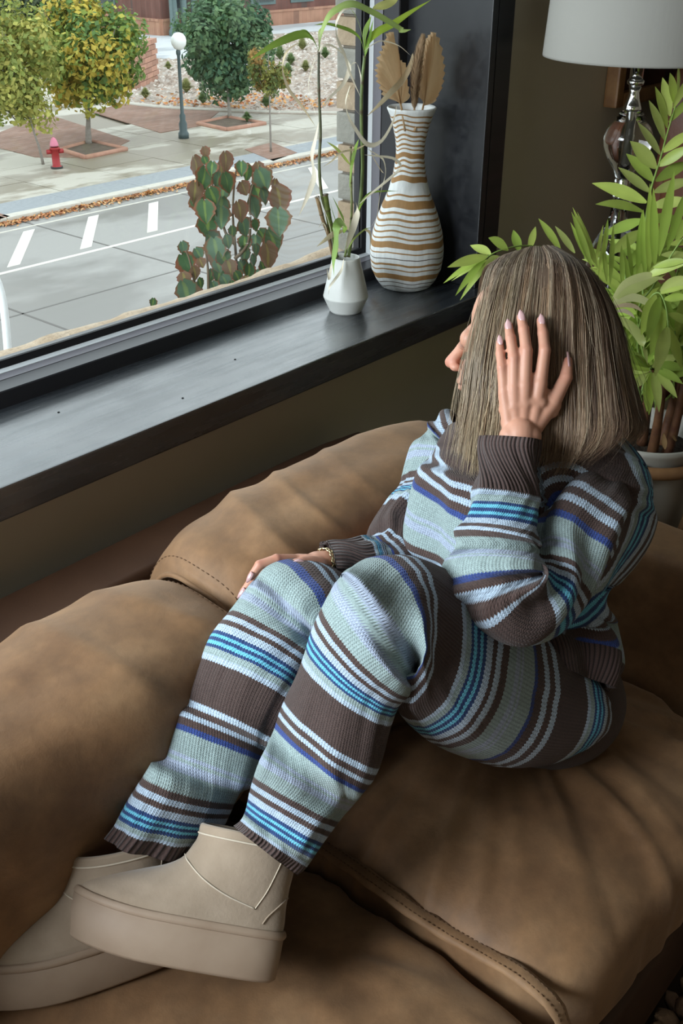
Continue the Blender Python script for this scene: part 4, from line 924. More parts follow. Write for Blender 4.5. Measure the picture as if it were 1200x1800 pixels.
def leaflet(b, t, w, sag=.10, parent=None, col=None, twist=0, side=None, n=14, peak=.42):
    b = np.array(b); t = np.array(t); L = np.linalg.norm(t - b); mid = (b + t) / 2 + np.array([0, 0, sag * L]); pts = cat([b, b * .3 + mid * .7 + 0, t * .35 + mid * .65, t], n)
    sd = side if side is not None else np.cross(n3(t - b), n3(np.array([-.35 + rp.uniform(-.3, .3), -.7, .55 + rp.uniform(-.3, .3)])))
    V, F = ribbon_vf(pts, leafw(n, w, peak, .16), side=sd, fold=.22, twist=twist); c = col if col is not None else pcol()
    cc_ = np.tile(c, (len(V), 1)); cc_[1::3] *= 1.12; cc_ *= (1 + .10 * vnoise(V * 60, 3))[:, None]
    mesh('leaflet', V, F, PLEAF, parent, cols=cc_)
def frond_px(rach, depths, leaflets, w=.0125, col=None, rr_=.0028):
    """rachis and leaflets measured on the photograph, each with its own distance"""
    pts = cat([P(x, y, d) for (x, y), d in zip(rach, depths)], 24); r = tube('frond', pts, np.linspace(rr_, .0012, 24), GSTEM, palm, 7)
    for L in leaflets:
        (bx, by), (tx, ty) = L[0], L[1]; ww = L[2] if len(L) > 2 else w
        # depth at base: nearest rachis sample
        q = [(((600 + FPX * ((p - CAM) @ XA2) / ((p - CAM) @ ZF)) - bx) ** 2 + ((900 + FPX * ((p - CAM) @ YD) / ((p - CAM) @ ZF)) - by) ** 2, (p - CAM) @ ZF) for p in pts]
        d = min(q)[1]; dt = d + rp.uniform(-.03, .05) - .02
        leaflet(P(bx, by, d), P(tx, ty, dt), ww, rp.uniform(.02, .10), r, col)
# camera axes written in world space, only used to read distances back from the measured points
XA2 = np.array([XA[0], YA[0], ZA[0]]); YD = np.array([XA[1], YA[1], ZA[1]]); ZF = np.array([XA[2], YA[2], ZA[2]])
GSTEM = simple('palm_green_stem', (.16, .26, .05), (.24, .34, .08), 20, .5)
frond_px([(1150, 700), (1132, 560), (1130, 450), (1140, 350), (1160, 280), (1178, 215), (1200, 150), (1225, 100)], [2.2, 2.17, 2.14, 2.12, 2.12, 2.12, 2.12, 2.12],
         [((1168, 247), (1140, 176), .0135), ((1172, 225), (1151, 152), .0115), ((1177, 204), (1164, 136), .011), ((1186, 184), (1177, 128), .010), ((1192, 165), (1192, 112), .010), ((1160, 272), (1120, 214), .015), ((1153, 296), (1107, 248), .015), ((1148, 319), (1100, 270), .015),
          ((1142, 338), (1086, 294), .015), ((1136, 356), (1040, 322), .014), ((1131, 372), (1046, 359), .0125), ((1130, 386), (1058, 414), .012), ((1130, 405), (1070, 450), .012),
          ((1163, 268), (1222, 228), .010), ((1157, 292), (1214, 256), .011), ((1152, 318), (1214, 286), .012), ((1149, 338), (1218, 315), .012), ((1145, 362), (1216, 352), .012), ((1140, 384), (1210, 394), .013), ((1136, 405), (1200, 425), .012), ((1183, 190), (1215, 130), .009), ((1175, 215), (1222, 168), .008)])
# upright spear blades
for (bx, by, tx, ty, w, d) in [(1120, 480, 1128, 372, .0075, 2.10), (1133, 488, 1130, 368, .008, 2.09), (1140, 480, 1142, 322, .0095, 2.08), (1150, 470, 1148, 330, .010, 2.07), (1158, 450, 1185, 300, .011, 2.06), (1172, 440, 1208, 330, .010, 2.06), (1188, 425, 1215, 370, .009, 2.05), (1060, 452, 1068, 385, .006, 2.10),
                                (1112, 498, 1101, 408, .006, 2.07), (1108, 512, 1096, 440, .006, 2.06), (1112, 500, 1100, 455, .0045, 2.07), (1120, 498, 1127, 462, .007, 2.05), (1040, 470, 1004, 372, .0075, 1.95), (1044, 462, 1006, 364, .006, 1.96), (1050, 470, 1014, 372, .006, 1.97), (1030, 455, 1002, 390, .005, 1.95), (1046, 465, 1060, 395, .004, 1.99),
                                (1052, 490, 1066, 400, .0055, 2.0), (1072, 500, 1078, 392, .006, 2.02), (1066, 495, 1060, 430, .006, 2.0), (1094, 505, 1092, 430, .006, 2.03)]:
    leaflet(P(bx, by, d), P(tx, ty, d + .01), w, .02, palm, pcol(1), n=10)
# frond reaching left behind the head
frond_px([(1060, 520), (1000, 450), (930, 432), (880, 440), (850, 455)], [2.05, 1.95, 1.88, 1.84, 1.83],
         [((852, 454), (779, 498), .0055), ((858, 450), (786, 470), .009), ((852, 456), (800, 520), .006), ((866, 452), (808, 528), .0055), ((862, 447), (826, 431), .009), ((893, 440), (858, 418), .009), ((912, 442), (902, 404), .009), ((930, 440), (941, 398), .007), ((985, 440), (946, 384), .008), ((1010, 445), (975, 397), .007), ((880, 452), (850, 470), .007), ((870, 452), (793, 494), .003)], .008, rr_=.0016)
# yellowing blades by the back of the head
for pp, w, c in [([(1078, 525), (1100, 500), (1130, 488), (1150, 486), (1168, 492)], .010, (.58, .60, .26)), ([(1080, 532), (1105, 512), (1135, 498), (1170, 482)], .010, (.50, .55, .20)), ([(1075, 540), (1090, 526), (1120, 524), (1150, 540), (1176, 566)], .008, (.60, .60, .30)),
                 ([(1078, 540), (1100, 536), (1118, 540), (1130, 550)], .0045, (.55, .42, .28)), ([(1080, 548), (1095, 546), (1108, 552), (1116, 560)], .004, (.6, .5, .36)), ([(1082, 556), (1110, 575), (1130, 605), (1138, 642)], .009, (.46, .50, .17)), ([(1084, 575), (1092, 585), (1102, 594)], .004, (.62, .56, .40))]:
    pts = cat([P(x, y, 2.02) for x, y in pp], 18); V, F = ribbon_vf(pts, leafw(18, w, .4, .3), side=(.1, .5, .8), fold=.2); mesh('leaflet', V, F, PLEAF, palm, cols=np.tile(np.array(c), (len(V), 1)) * (1 + .1 * vnoise(V * 50, 2))[:, None])
# drooping fronds on the right
frond_px([(1150, 700), (1120, 560), (1150, 500), (1185, 440), (1215, 400)], [2.2, 2.08, 2.03, 2.0, 2.0], [((1134, 487), (1205, 465), .009), ((1148, 470), (1212, 458), .008), ((1162, 448), (1218, 450), .008), ((1178, 430), (1215, 428), .007), ((1140, 482), (1180, 462), .010)])
frond_px([(1140, 700), (1120, 600), (1140, 530), (1158, 515), (1170, 540), (1174, 575)], [2.2, 2.08, 2.02, 2.0, 1.99, 1.98],
         [((1152, 518), (1126, 590), .013), ((1160, 522), (1136, 600), .012), ((1168, 545), (1142, 625), .013), ((1174, 575), (1151, 662), .014), ((1175, 577), (1198, 650), .014), ((1174, 552), (1218, 570), .010), ((1166, 525), (1210, 525), .011), ((1160, 512), (1214, 488), .012), ((1158, 516), (1210, 505), .010)], .012)
frond_px([(1155, 740), (1150, 690), (1146, 660), (1142, 650)], [2.18, 2.12, 2.08, 2.07],
         [((1142, 650), (1090, 640), .009), ((1141, 652), (1092, 655), .009), ((1140, 654), (1098, 670), .009), ((1140, 656), (1112, 685), .009), ((1142, 655), (1136, 725), .012), ((1144, 655), (1140, 730), .010), ((1148, 655), (1158, 725), .011), ((1150, 652), (1166, 705), .010), ((1152, 650), (1190, 700), .010), ((1152, 648), (1200, 675), .010), ((1150, 645), (1208, 650), .010), ((1146, 645), (1195, 625), .010), ((1142, 645), (1105, 615), .009), ((1143, 645), (1090, 625), .009)])
# inner mass of fronds
def frond3(root, tip, L, n, w, droop=.25, cf=0):
    root = np.array(root); tip = np.array(tip); mid = (root + tip) / 2 + np.array([0, 0, droop * np.linalg.norm(tip - root)])
    pts = cat([root, root * .35 + mid * .65, mid * .5 + tip * .5 + (0, 0, .03), tip], 20); r = tube('frond', pts, np.linspace(.003, .001, 20), GSTEM, palm, 6)
    T, S, U = frames(pts)
    for k in range(n):
        f = .35 + .63 * k / (n - 1); i = int(f * 19); le = L * (math.sin(PI * min(1, (f - .2) * 1.1)) * .6 + .4)
        for s in (-1, 1):
            d = n3(T[i] * .75 + S[i] * s * .75 + np.array([0, 0, -.15 + rp.uniform(-.15, .15)]))
            leaflet(pts[i], pts[i] + d * le, w, .06, r, pcol(cf), n=9)
crown = pc + (0, 0, .92)
for (tx, ty, d, L) in [(1090, 470, 2.15, .10), (1110, 560, 2.1, .10), (1180, 520, 2.2, .11), (1130, 440, 2.25, .10), (1200, 600, 2.15, .11), (1170, 640, 2.25, .10), (1100, 620, 2.15, .09), (1240, 500, 2.2, .12), (1075, 520, 2.2, .10), (1210, 440, 2.3, .11), (1150, 560, 2.3, .10), (1230, 680, 2.3, .10), (1080, 590, 2.22, .09), (1180, 590, 2.12, .10)]:
    frond3(pc + (rp.uniform(-.04, .04), rp.uniform(-.04, .04), .80), P(tx, ty, d), L, 9, .010, .12, 1)
for k, (x, y) in enumerate([(-.035, -.03), (.0, .01), (.03, -.02), (-.01, -.05), (.045, .03)]):
    tube('cane', cat([pc + (x, y, .69), pc + (x * 1.3, y * 1.2, .76), pc + (x * 1.6, y * 1.3, .86)], 8), np.linspace(.012, .007, 8), CANE, palm, 10)
for (x, y, tx, ty) in [(1168, 790, 1166, 760), (1186, 775, 1184, 765)]: leaflet(P(x, y, 2.12), P(tx, ty, 2.14), .006, 0, palm, (.40, .25, .12))

# ------------------------------------------------------------------ rug
rug = thing('rug', 'dark brown chunky shag rug on the floor at lower right', 'rug', (1.4, -.2, 0))
RUGM = simple('brown_wool', (.17, .105, .07), (.36, .25, .17), 14, .95, .1, .6, 90, .006)
bevbox('rug_base', (.2, -1.2, .001), (2.6, .33, .02), RUGM, rug, .006)
Vt, Ft = [], []; rt = np.random.default_rng(8); nt_ = 0; sph = lathe_vf([(.001, 0), (.009, .004), (.0125, .014), (.011, .026), (.001, .034)], (0, 0, 0), 7, False)
for i in range(4200):
    x = rt.uniform(.8, 2.4); y = rt.uniform(-.9, .32); a = rt.uniform(0, PI * 2); tl = rt.uniform(.2, 1.1); s = rt.uniform(.8, 1.5)
    v = sph[0] * s; v = v * np.array([1, 1, 1.1]); c_, s_ = math.cos(tl), math.sin(tl); v = np.stack([v[:, 0] * c_ + v[:, 2] * s_, v[:, 1], -v[:, 0] * s_ + v[:, 2] * c_], 1)
    c_, s_ = math.cos(a), math.sin(a); v = np.stack([v[:, 0] * c_ - v[:, 1] * s_, v[:, 0] * s_ + v[:, 1] * c_, v[:, 2]], 1) + (x, y, .022)
    Vt.append(v); Ft.append(np.array(sph[1]) + nt_); nt_ += len(v)
o = mesh('pile', np.concatenate(Vt), np.concatenate(Ft), RUGM, rug); o['kind'] = 'stuff'

# ------------------------------------------------------------------ the person
from mathutils.bvhtree import BVHTree
person = thing('person', 'woman in striped brown and blue knit set, head on hand, looking out the window', 'person', (1.2, .68, .50))
ORGP = ORG['person']
def zdir(px, py):
    return n3(P(px, py, 1.0) - CAM)
# ---- knitted cloth
ST = [(62, 'W'), (9, 'L'), (9, 'B'), (9, 'L'), (11, 'B'), (9, 'R'), (30, 'S'), (6, 'V'), (4, 'S'), (10, 'V'), (20, 'S'), (12, 'B'), (9, 'L'), (9, 'B'), (11, 'L'), (6, 'N'), (6, 'C'), (6, 'N'), (6, 'C'), (6, 'N'), (10, 'S'), (9, 'L')]
TOT = float(sum(a for a, _ in ST)); STP = {}
_q = 0
for i, (a, k) in enumerate(ST): STP[i] = _q; _q += a
KC = dict(W=(.068, .043, .038), B=(.078, .048, .042), L=(.42, .52, .64), R=(.035, .065, .24), S=(.30, .385, .385), V=(.36, .42, .54), N=(.022, .055, .17), C=(.14, .50, .68))
def m_knit():
    m = Mt('striped_knit', .92, .15)
    A = lambda n: m.N('ShaderNodeAttribute', attribute_name=n).outputs['Fac']
    s, c, rib = A('s'), A('c'), A('rib')
    v = m.math('ABSOLUTE', m.math('SUBTRACT', m.math('FRACT', c), .5))       # 0 in mid column, .5 at column edge
    s2 = m.math('ADD', s, m.math('MULTIPLY', v, 4.0)); s2 = m.math('ADD', s2, m.math('MULTIPLY', m.math('SUBTRACT', m.noise(40, 2), .5), 1.6))
    f = m.math('FRACT', m.math('DIVIDE', s2, TOT))
    col = m.ramp(f, [(STP[i] / TOT, KC[k]) for i, (a, k) in enumerate(ST)], 'CONSTANT')
    fl = m.noise(330, 2); col = m.mix(.55, col, m.ramp(fl, [(.3, (.62,) * 3), (.7, (1.25,) * 3)]), 'MULTIPLY')
    rows = m.math('SINE', m.math('MULTIPLY', m.math('ADD', m.math('DIVIDE', s, 3.1), m.math('MULTIPLY', v, 1.5)), 2 * PI))
    cols = m.math('SUBTRACT', 1.0, m.math('MULTIPLY', v, 2.0)); cols = m.math('POWER', cols, .5)
    h = m.math('ADD', m.math('MULTIPLY', cols, .75), m.math('MULTIPLY', rows, .25))
    dark = m.ramp(h, [(.15, (.55,) * 3), (.75, (1.1,) * 3)]); col = m.mix(.75, col, dark, 'MULTIPLY')
    ribc = m.math('ABSOLUTE', m.math('SINE', m.math('MULTIPLY', c, PI / 2))); ribcol = m.ramp(ribc, [(.1, (.016, .010, .009)), (.7, (.075, .047, .042))])
    ribcol = m.mix(.5, ribcol, m.ramp(rows, [(.0, (.7,) * 3), (1, (1.2,) * 3)]), 'MULTIPLY')
    m.color(m.mix(rib, col, ribcol))
    hh = m.math('ADD', m.math('MULTIPLY', h, m.math('SUBTRACT', 1.0, rib)), m.math('MULTIPLY', m.math('MULTIPLY', ribc, 2.2), rib))
    m.bump(hh, .7, .0016); m.bump(m.noise(700, 2), .3, .0006)
    m.b.inputs['Sheen Weight'].default_value = .12; m.b.inputs['Sheen Roughness'].default_value = .6
    return m.m
KNIT = m_knit()
def loft_lr(name, rings, keys, mat=KNIT, parent=None, n=200, m=112, colw=.0042, rib=None, wr=.004, seed=1, pleat=None, back=1.0, ex=2.15, sfun=None, wscale=9.0, tsm=5):
    """rings: (Lx,Ly,Rx,Ry,depth,bulge) silhouette pair of one knit course, mean distance, half thickness (m).
       keys: stripe coordinate in mm at every ring. Real closed sleeve around both silhouette points."""
    R = np.array([r[:6] for r in rings], float); K = len(R)
    D = cat(R, n); S_ = cat(np.array(keys, float), n)[:, 0] if keys is not None else np.zeros(n)
    if keys is not None: S_ = np.interp(np.linspace(0, K - 1, n), np.arange(K), keys)
    L0 = np.array([P(d[0], d[1], d[4]) for d in D]); R0 = np.array([P(d[2], d[3], d[4]) for d in D]); C0 = (L0 + R0) / 2
    T = np.gradient(C0, axis=0); T /= np.linalg.norm(T, axis=1)[:, None]
    for _ in range(tsm): T[1:-1] = (T[:-2] + T[1:-1] * 2 + T[2:]) / 4
    T /= np.linalg.norm(T, axis=1)[:, None]
    L, Rr = [], []; dl = []
    for i, d in enumerate(D):
        rl, rr_ = P(d[0], d[1], 1) - CAM, P(d[2], d[3], 1) - CAM
        # (rr*(dm-e) - rl*(dm+e)) . T = 0
        a = (rr_ * d[4] - rl * d[4]) @ T[i]; b = (rr_ + rl) @ T[i]; e = a / b if abs(b) > .12 else 0
        dl.append(float(np.clip(e, -.055, .055)))
    dl = np.array(dl)
    for _ in range(6): dl[1:-1] = (dl[:-2] + dl[1:-1] + dl[2:]) / 3
    L = np.array([P(d[0], d[1], d[4] + e) for d, e in zip(D, dl)]); Rr = np.array([P(d[2], d[3], d[4] - e) for d, e in zip(D, dl)])
    C0 = (L + Rr) / 2; H = (Rr - L) / 2; Bv = []
    for i in range(n):
        t = T[i]; b = np.cross(t, H[i]); b = n3(b)
        if b @ (CAM - C0[i]) < 0: b = -b
        Bv.append(b)
    Bv = np.array(Bv)
    for _ in range(8 + tsm): Bv[1:-1] = (Bv[:-2] + Bv[1:-1] + Bv[2:]) / 3
    Bv /= np.linalg.norm(Bv, axis=1)[:, None]
    a = np.linspace(0, 2 * PI, m + 1) + PI * .5 + PI          # seam at the back
    ca, sa = np.cos(a), np.sin(a); q = (np.abs(ca) ** ex + np.abs(sa) ** ex) ** (-1 / ex)
    bul = D[:, 5][:, None] * np.where(sa > 0, 1.0, back)[None]
    V = C0[:, None] + (ca * q)[None, :, None] * H[:, None] + (sa * q)[None, :, None] * Bv[:, None] * bul[..., None]
    Nn = (ca)[None, :, None] * (H / (np.linalg.norm(H, axis=1)[:, None] + 1e-9))[:, None] + (sa)[None, :, None] * Bv[:, None]
    al = np.r_[0, np.cumsum(np.linalg.norm(np.diff(C0, axis=0), axis=1))]
    AA, TT = np.meshgrid(a, al); fr = np.linspace(0, 1, n)[:, None] * np.ones((1, m + 1))
    q3 = V.reshape(-1, 3)
    aw = np.stack([np.sin(AA).ravel() * 2.3, np.cos(AA).ravel() * 2.3, TT.ravel() * wscale * .42], 1)
    w = .95 * fbm(aw, seed, 3) + .16 * fbm(q3 * wscale * 1.6, seed + 3, 2)
    d_ = (wr * w).reshape(n, m + 1)
    if pleat is not None: d_ = d_ + pleat(AA - PI * 1.5, fr)
    V = V + Nn * d_[..., None]
    V[:, -1] = V[:, 0]
    per = np.array([np.linalg.norm(np.diff(V[i], axis=0), axis=1).sum() for i in (n // 4, n // 2, 3 * n // 4)]).mean()
    nc = round(per / colw); cc_ = np.broadcast_to(np.linspace(0, nc, m + 1)[None], (n, m + 1)).ravel()
    s = np.repeat(S_, m + 1) if sfun is None else sfun(V.reshape(-1, 3), fr.ravel(), AA.ravel(), np.repeat(S_, m + 1))
    rb = np.zeros(n) if rib is None else rib(np.linspace(0, 1, n)); rb = np.repeat(rb, m + 1)
    w_ = m + 1; i, j = np.meshgrid(np.arange(n - 1), np.arange(m), indexing='ij'); i = i.ravel(); j = j.ravel()
    F = np.stack([i * w_ + j, i * w_ + j + 1, (i + 1) * w_ + j + 1, (i + 1) * w_ + j], 1); V = V.reshape(-1, 3)
    # double wall at both ends so that the cloth has a turned edge
    if rb.max() > 0:
        c_i = C0[[0, -1]]
        for e, base in ((0, 0), (1, (n - 1) * w_)):
            if (rb[0] if e == 0 else rb[-1]) < .5: continue
            ring = V[base:base + w_]; inn = c_i[e] + (ring - c_i[e]) * .93; k0 = len(V)
            nxt = V[(4 * w_ if e == 0 else (n - 5) * w_):][:w_]; cn = nxt.mean(0); inn2 = cn + (nxt - cn) * .90
            V = np.vstack([V, inn, inn2]); jj = np.arange(m)
            F = np.vstack([F, np.stack([base + jj, base + jj + 1, k0 + jj + 1, k0 + jj], 1), np.stack([k0 + jj, k0 + jj + 1, k0 + w_ + jj + 1, k0 + w_ + jj], 1)])
            s = np.r_[s, s[base:base + w_], s[base:base + w_]]; cc_ = np.r_[cc_, cc_[base:base + w_], cc_[base:base + w_]]; rb = np.r_[rb, np.ones(2 * w_)]
    o = mesh(name, V, F, mat, parent, attrs=dict(s=s, c=cc_, rib=rb)); return o, V, F
# ---- trousers: each leg follows the courses of the knit from hem to hip
tr = bpy.data.objects.new('trousers', None); COL.objects.link(tr); tr.parent = person; tr.location = (0, 0, 0); ORG['trousers'] = ORGP.copy()
near = [(412, 1453, 519, 1535, 1.315, .040), (424, 1444, 536, 1522, 1.318, .043), (434, 1424, 552, 1500, 1.322, .045), (446, 1364, 592, 1442, 1.330, .048), (462, 1322, 618, 1412, 1.334, .049), (494, 1272, 634, 1388, 1.338, .050), (516, 1232, 651, 1348, 1.340, .051),
        (550, 1162, 668, 1274, 1.345, .053), (567, 1106, 682, 1240, 1.345, .055), (580, 1062, 706, 1222, 1.345, .057), (592, 1022, 720, 1200, 1.345, .060), (606, 1004, 728, 1182, 1.345, .058), (630, 988, 730, 1180, 1.350, .058), (656, 982, 728, 1196, 1.356, .058), (692, 980, 728, 1232, 1.372, .060),
        (744, 994, 740, 1262, 1.395, .063), (790, 1022, 762, 1290, 1.42, .068), (836, 1050, 795, 1316, 1.45, .072), (880, 1080, 850, 1338, 1.50, .074), (922, 1110, 900, 1350, 1.54, .076), (960, 1140, 950, 1346, 1.58, .078), (1000, 1180, 990, 1328, 1.61, .076), (1028, 1215, 1015, 1308, 1.63, .06), (1040, 1250, 1036, 1284, 1.64, .03)]
e_ = lambda i: STP[i]
# from the hem up the coordinate runs backwards through the repeat
Tt = TOT
nkeys = [Tt + 8, Tt + 0, e_(19), e_(11), e_(8), e_(5) + 3, e_(1), 0, e_(15) - Tt, e_(11) - Tt, e_(9) - Tt, e_(7) - Tt, e_(6) - Tt + 4, e_(4) - Tt, e_(1) - Tt - 8, -Tt + 2, e_(16) - 2 * Tt, e_(11) - 2 * Tt, e_(5) - 2 * Tt, e_(1) - 2 * Tt - 6, -2 * Tt, e_(14) - 3 * Tt, e_(11) - 3 * Tt, e_(8) - 3 * Tt]
def pl_near(A, f):
    k = (np.sin(A * 7 + f * 9) * .0035) * (1 - sstep(.0, .22, f)) + .010 * np.exp(-((A - 2.5) / .25) ** 2) * sstep(.02, .1, f) * (1 - sstep(.2, .32, f))
    kn = np.exp(-((f - .60) / .035) ** 2) * .006 * np.sin(A * 3) 
    return k - kn
ribn = lambda f: (f < 1.0 / 23).astype(float)
nl, NLV, NLF = loft_lr('trouser_leg', near, nkeys, parent=tr, n=300, m=120, rib=ribn, wr=.0035, seed=5, pleat=pl_near, tsm=150)
far = [(192, 1480, 362, 1496, 1.375, .040), (208, 1458, 368, 1474, 1.377, .042), (218, 1436, 376, 1452, 1.38, .044), (255, 1370, 402, 1402, 1.387, .046), (280, 1315, 430, 1372, 1.395, .046), (302, 1272, 452, 1330, 1.403, .047), (326, 1232, 466, 1292, 1.412, .048),
       (356, 1170, 500, 1228, 1.428, .051), (378, 1120, 530, 1190, 1.44, .053), (404, 1080, 552, 1160, 1.455, .056), (430, 1044, 560, 1140, 1.46, .052), (448, 1026, 566, 1128, 1.462, .052), (468, 1014, 572, 1118, 1.465, .052), (497, 1008, 590, 1122, 1.475, .054), (530, 1010, 610, 1145, 1.49, .056),
       (590, 1030, 650, 1180, 1.54, .060), (660, 1040, 700, 1210, 1.60, .070), (740, 1080, 770, 1240, 1.67, .072), (820, 1120, 850, 1260, 1.72, .072), (880, 1150, 910, 1270, 1.75, .06)]
fkeys = nkeys[:16] + [e_(11) - 2 * Tt, e_(5) - 2 * Tt, -2 * Tt, e_(10) - 3 * Tt]
def pl_far(A, f):
    fold = .016 * np.exp(-((A - 1.45) / .22) ** 2) - .014 * np.exp(-((A - .95) / .22) ** 2) + .010 * np.exp(-((A - .45) / .2) ** 2)
    return fold * sstep(.03, .14, f) * (1 - sstep(.42, .58, f)) + .004 * np.sin(A * 8) * (1 - sstep(0, .15, f))
flg, FLV, FLF = loft_lr('trouser_leg', far, fkeys, parent=tr, n=280, m=120, rib=lambda f: (f < 1.0 / 19).astype(float), wr=.0032, seed=15, pleat=pl_far, tsm=150)
# seat of the trousers
def blobs(name, parts, mat, parent, vox, smooth=8, disp=None):
    """union of tapered capsules and ellipsoids as ONE closed skin (voxel remesh + relaxation)"""
    bm = bmesh.new()
    for p in parts:
        if p[0] == 'e':
            _, c, r, Rm = p; b0 = bmesh.ops.create_icosphere(bm, subdivisions=4, radius=1.0)
            for v in b0['verts']: v.co = Vector((np.array(Rm) @ (np.array(v.co) * np.array(r))) + np.array(c))
        else:
            _, a, ra, b, rb = p; a = np.array(a, float); b = np.array(b, float); k = max(3, int(np.linalg.norm(b - a) / (min(ra, rb) * .35)))
            k = min(k, 26)
            t = n3(b - a); L = np.linalg.norm(b - a); s = n3(np.cross(t, (.3, .5, .81))); u = np.cross(s, t); m_ = 20; prof = []
            for q in np.linspace(-PI / 2, 0, 6)[:-1]: prof.append((ra * math.sin(q), ra * math.cos(q)))
            for q in np.linspace(0, 1, k): prof.append((L * q, ra + (rb - ra) * q))
            for q in np.linspace(0, PI / 2, 6)[1:]: prof.append((L + rb * math.sin(q), rb * math.cos(q)))
            rings = [[bm.verts.new(Vector(a + t * x + (s * math.cos(w) + u * math.sin(w)) * max(r, 1e-5))) for w in np.linspace(0, 2 * PI, m_, endpoint=False)] for x, r in prof]
            for i in range(len(rings) - 1):
                for j in range(m_): bm.faces.new((rings[i][j], rings[i][(j + 1) % m_], rings[i + 1][(j + 1) % m_], rings[i + 1][j]))
            bm.faces.new(rings[0][::-1]); bm.faces.new(rings[-1])
    me = bpy.data.meshes.new('tmp'); bm.to_mesh(me); bm.free(); o = bpy.data.objects.new('tmp', me); COL.objects.link(o)
    rm = o.modifiers.new('r', 'REMESH'); rm.mode = 'VOXEL'; rm.voxel_size = vox
    dg = bpy.context.evaluated_depsgraph_get(); ev = o.evaluated_get(dg); m2 = ev.to_mesh()
    nv = len(m2.vertices); V = np.zeros(nv * 3); m2.vertices.foreach_get('co', V); V = V.reshape(-1, 3)
    F = [tuple(p.vertices) for p in m2.polygons]; E = np.zeros(len(m2.edges) * 2, np.int64); m2.edges.foreach_get('vertices', E); E = E.reshape(-1, 2)
    ev.to_mesh_clear(); bpy.data.objects.remove(o); bpy.data.meshes.remove(me)
    deg = np.bincount(E.ravel(), minlength=nv)[:, None]
    for it in range(smooth):
        for lam in (.55, -.30):
            acc = np.zeros_like(V); np.add.at(acc, E[:, 0], V[E[:, 1]]); np.add.at(acc, E[:, 1], V[E[:, 0]]); V = V + lam * (acc / deg - V)
    return V, F
I3 = np.eye(3)
pelv = [('e', P(955, 1225, 1.70), (.13, .13, .10), I3), ('c', P(955, 1225, 1.66), .085, P(870, 1190, 1.78), .085), ('c', P(975, 1180, 1.70), .10, P(960, 1230, 1.70), .11)]
V, F = blobs('seat', pelv, None, None, .010, 6)
s_ = -(V[:, 2] - .5) * 1000 + 20; ang = np.arctan2(V[:, 1] - .66, V[:, 0] - 1.2)
mesh('trouser_seat', V, F, KNIT, tr, attrs=dict(s=s_ * 0 + 20 , c=ang * 40, rib=np.zeros(len(V))))

# ---- sweater
swt = bpy.data.objects.new('sweater', None); COL.objects.link(swt); swt.parent = person; ORG['sweater'] = ORGP.copy()
torso = [(905, 742, 1055, 752, 1.60, .050), (890, 752, 1078, 762, 1.60, .062), (850, 752, 1098, 776, 1.60, .080), (795, 752, 1128, 815, 1.60, .100), (762, 790, 1142, 868, 1.595, .112), (748, 845, 1130, 915, 1.60, .118), (738, 900, 1106, 958, 1.61, .120), (728, 955, 1076, 1003, 1.62, .118),
         (732, 998, 1058, 1042, 1.625, .112), (748, 1036, 1070, 1080, 1.625, .110), (795, 1080, 1078, 1112, 1.62, .092), (850, 1108, 1090, 1158, 1.61, .084), (880, 1128, 1086, 1184, 1.605, .080), (905, 1160, 1072, 1214, 1.60, .074)]
tkeys = [0] * len(torso)
SHC = P(985, 892, 1.49)
def tors(V, f, A, s):
    # front: courses run round the body; near shoulder: courses run round the top of the sleeve
    ax = np.array([0, 0, 1.0]); z = V[:, 2]
    z0 = P(780, 800, 1.66)[2]; sv_ = e_(5) + 4 + (z0 - z) * 1000 * 1.02
    r = np.linalg.norm((V - SHC) * np.array([1, 1, .92]), axis=1) * 1000; sr_ = 2 * TOT + 60 - (r - 62) * 1.05
    nearm = sstep(0, .05, (V - P(900, 900, 1.56)) @ np.array([.76, -.62, .1])) ; back = nearm > .5
    low = z < P(1060, 1050, 1.60)[2] - .005
    sl2 = e_(2) + (P(1060, 1072, 1.55)[2] - z) * 1000 * .9
    return np.where(back & ~low, sr_, np.where(back & low, sl2, sv_))
def pl_t(A, f):
    a = np.mod(A, 2 * PI)
    return .012 * np.sin(a * 6 + f * 7) * sstep(.25, .5, f) + .018 * np.exp(-((f - .66) / .05) ** 2) * np.sin(a * 3 + 1) 
loft_lr('sweater_body', torso, tkeys, parent=swt, n=300, m=200, rib=lambda f: ((f < 1.6 / 13) | (f > 11.2 / 13)).astype(float), wr=.007, seed=25, pleat=pl_t, sfun=tors, wscale=8)
# near sleeve, cuff to shoulder
ns = [(850, 768, 947, 772, 1.43, .030), (846, 800, 944, 806, 1.43, .033), (834, 858, 941, 876, 1.428, .037), (828, 884, 942, 900, 1.425, .040), (816, 925, 944, 940, 1.42, .043), (804, 950, 946, 962, 1.417, .046), (797, 985, 950, 985, 1.413, .048), (787, 1020, 950, 1000, 1.41, .050),
      (789, 1045, 952, 1010, 1.408, .052), (803, 1074, 952, 1016, 1.408, .054), (838, 1094, 952, 1018, 1.412, .055), (890, 1100, 950, 1010, 1.42, .056), (938, 1094, 946, 995, 1.43, .056), (978, 1072, 942, 975, 1.445, .058), (1012, 1042, 940, 950, 1.46, .060), (1046, 1006, 945, 915, 1.475, .064), (1062, 975, 968, 880, 1.49, .068), (1072, 945, 1000, 850, 1.51, .066), (1080, 910, 1030, 840, 1.53, .05)]
nsk = [Tt + 25, Tt + 12, Tt, e_(19) + 6, e_(14), e_(11), e_(9), e_(6) + 6, e_(4), e_(2), 30, 4, e_(18) - Tt, e_(12) - Tt, e_(9) - Tt, e_(6) - Tt, e_(3) - Tt, -Tt + 50, -Tt + 10]
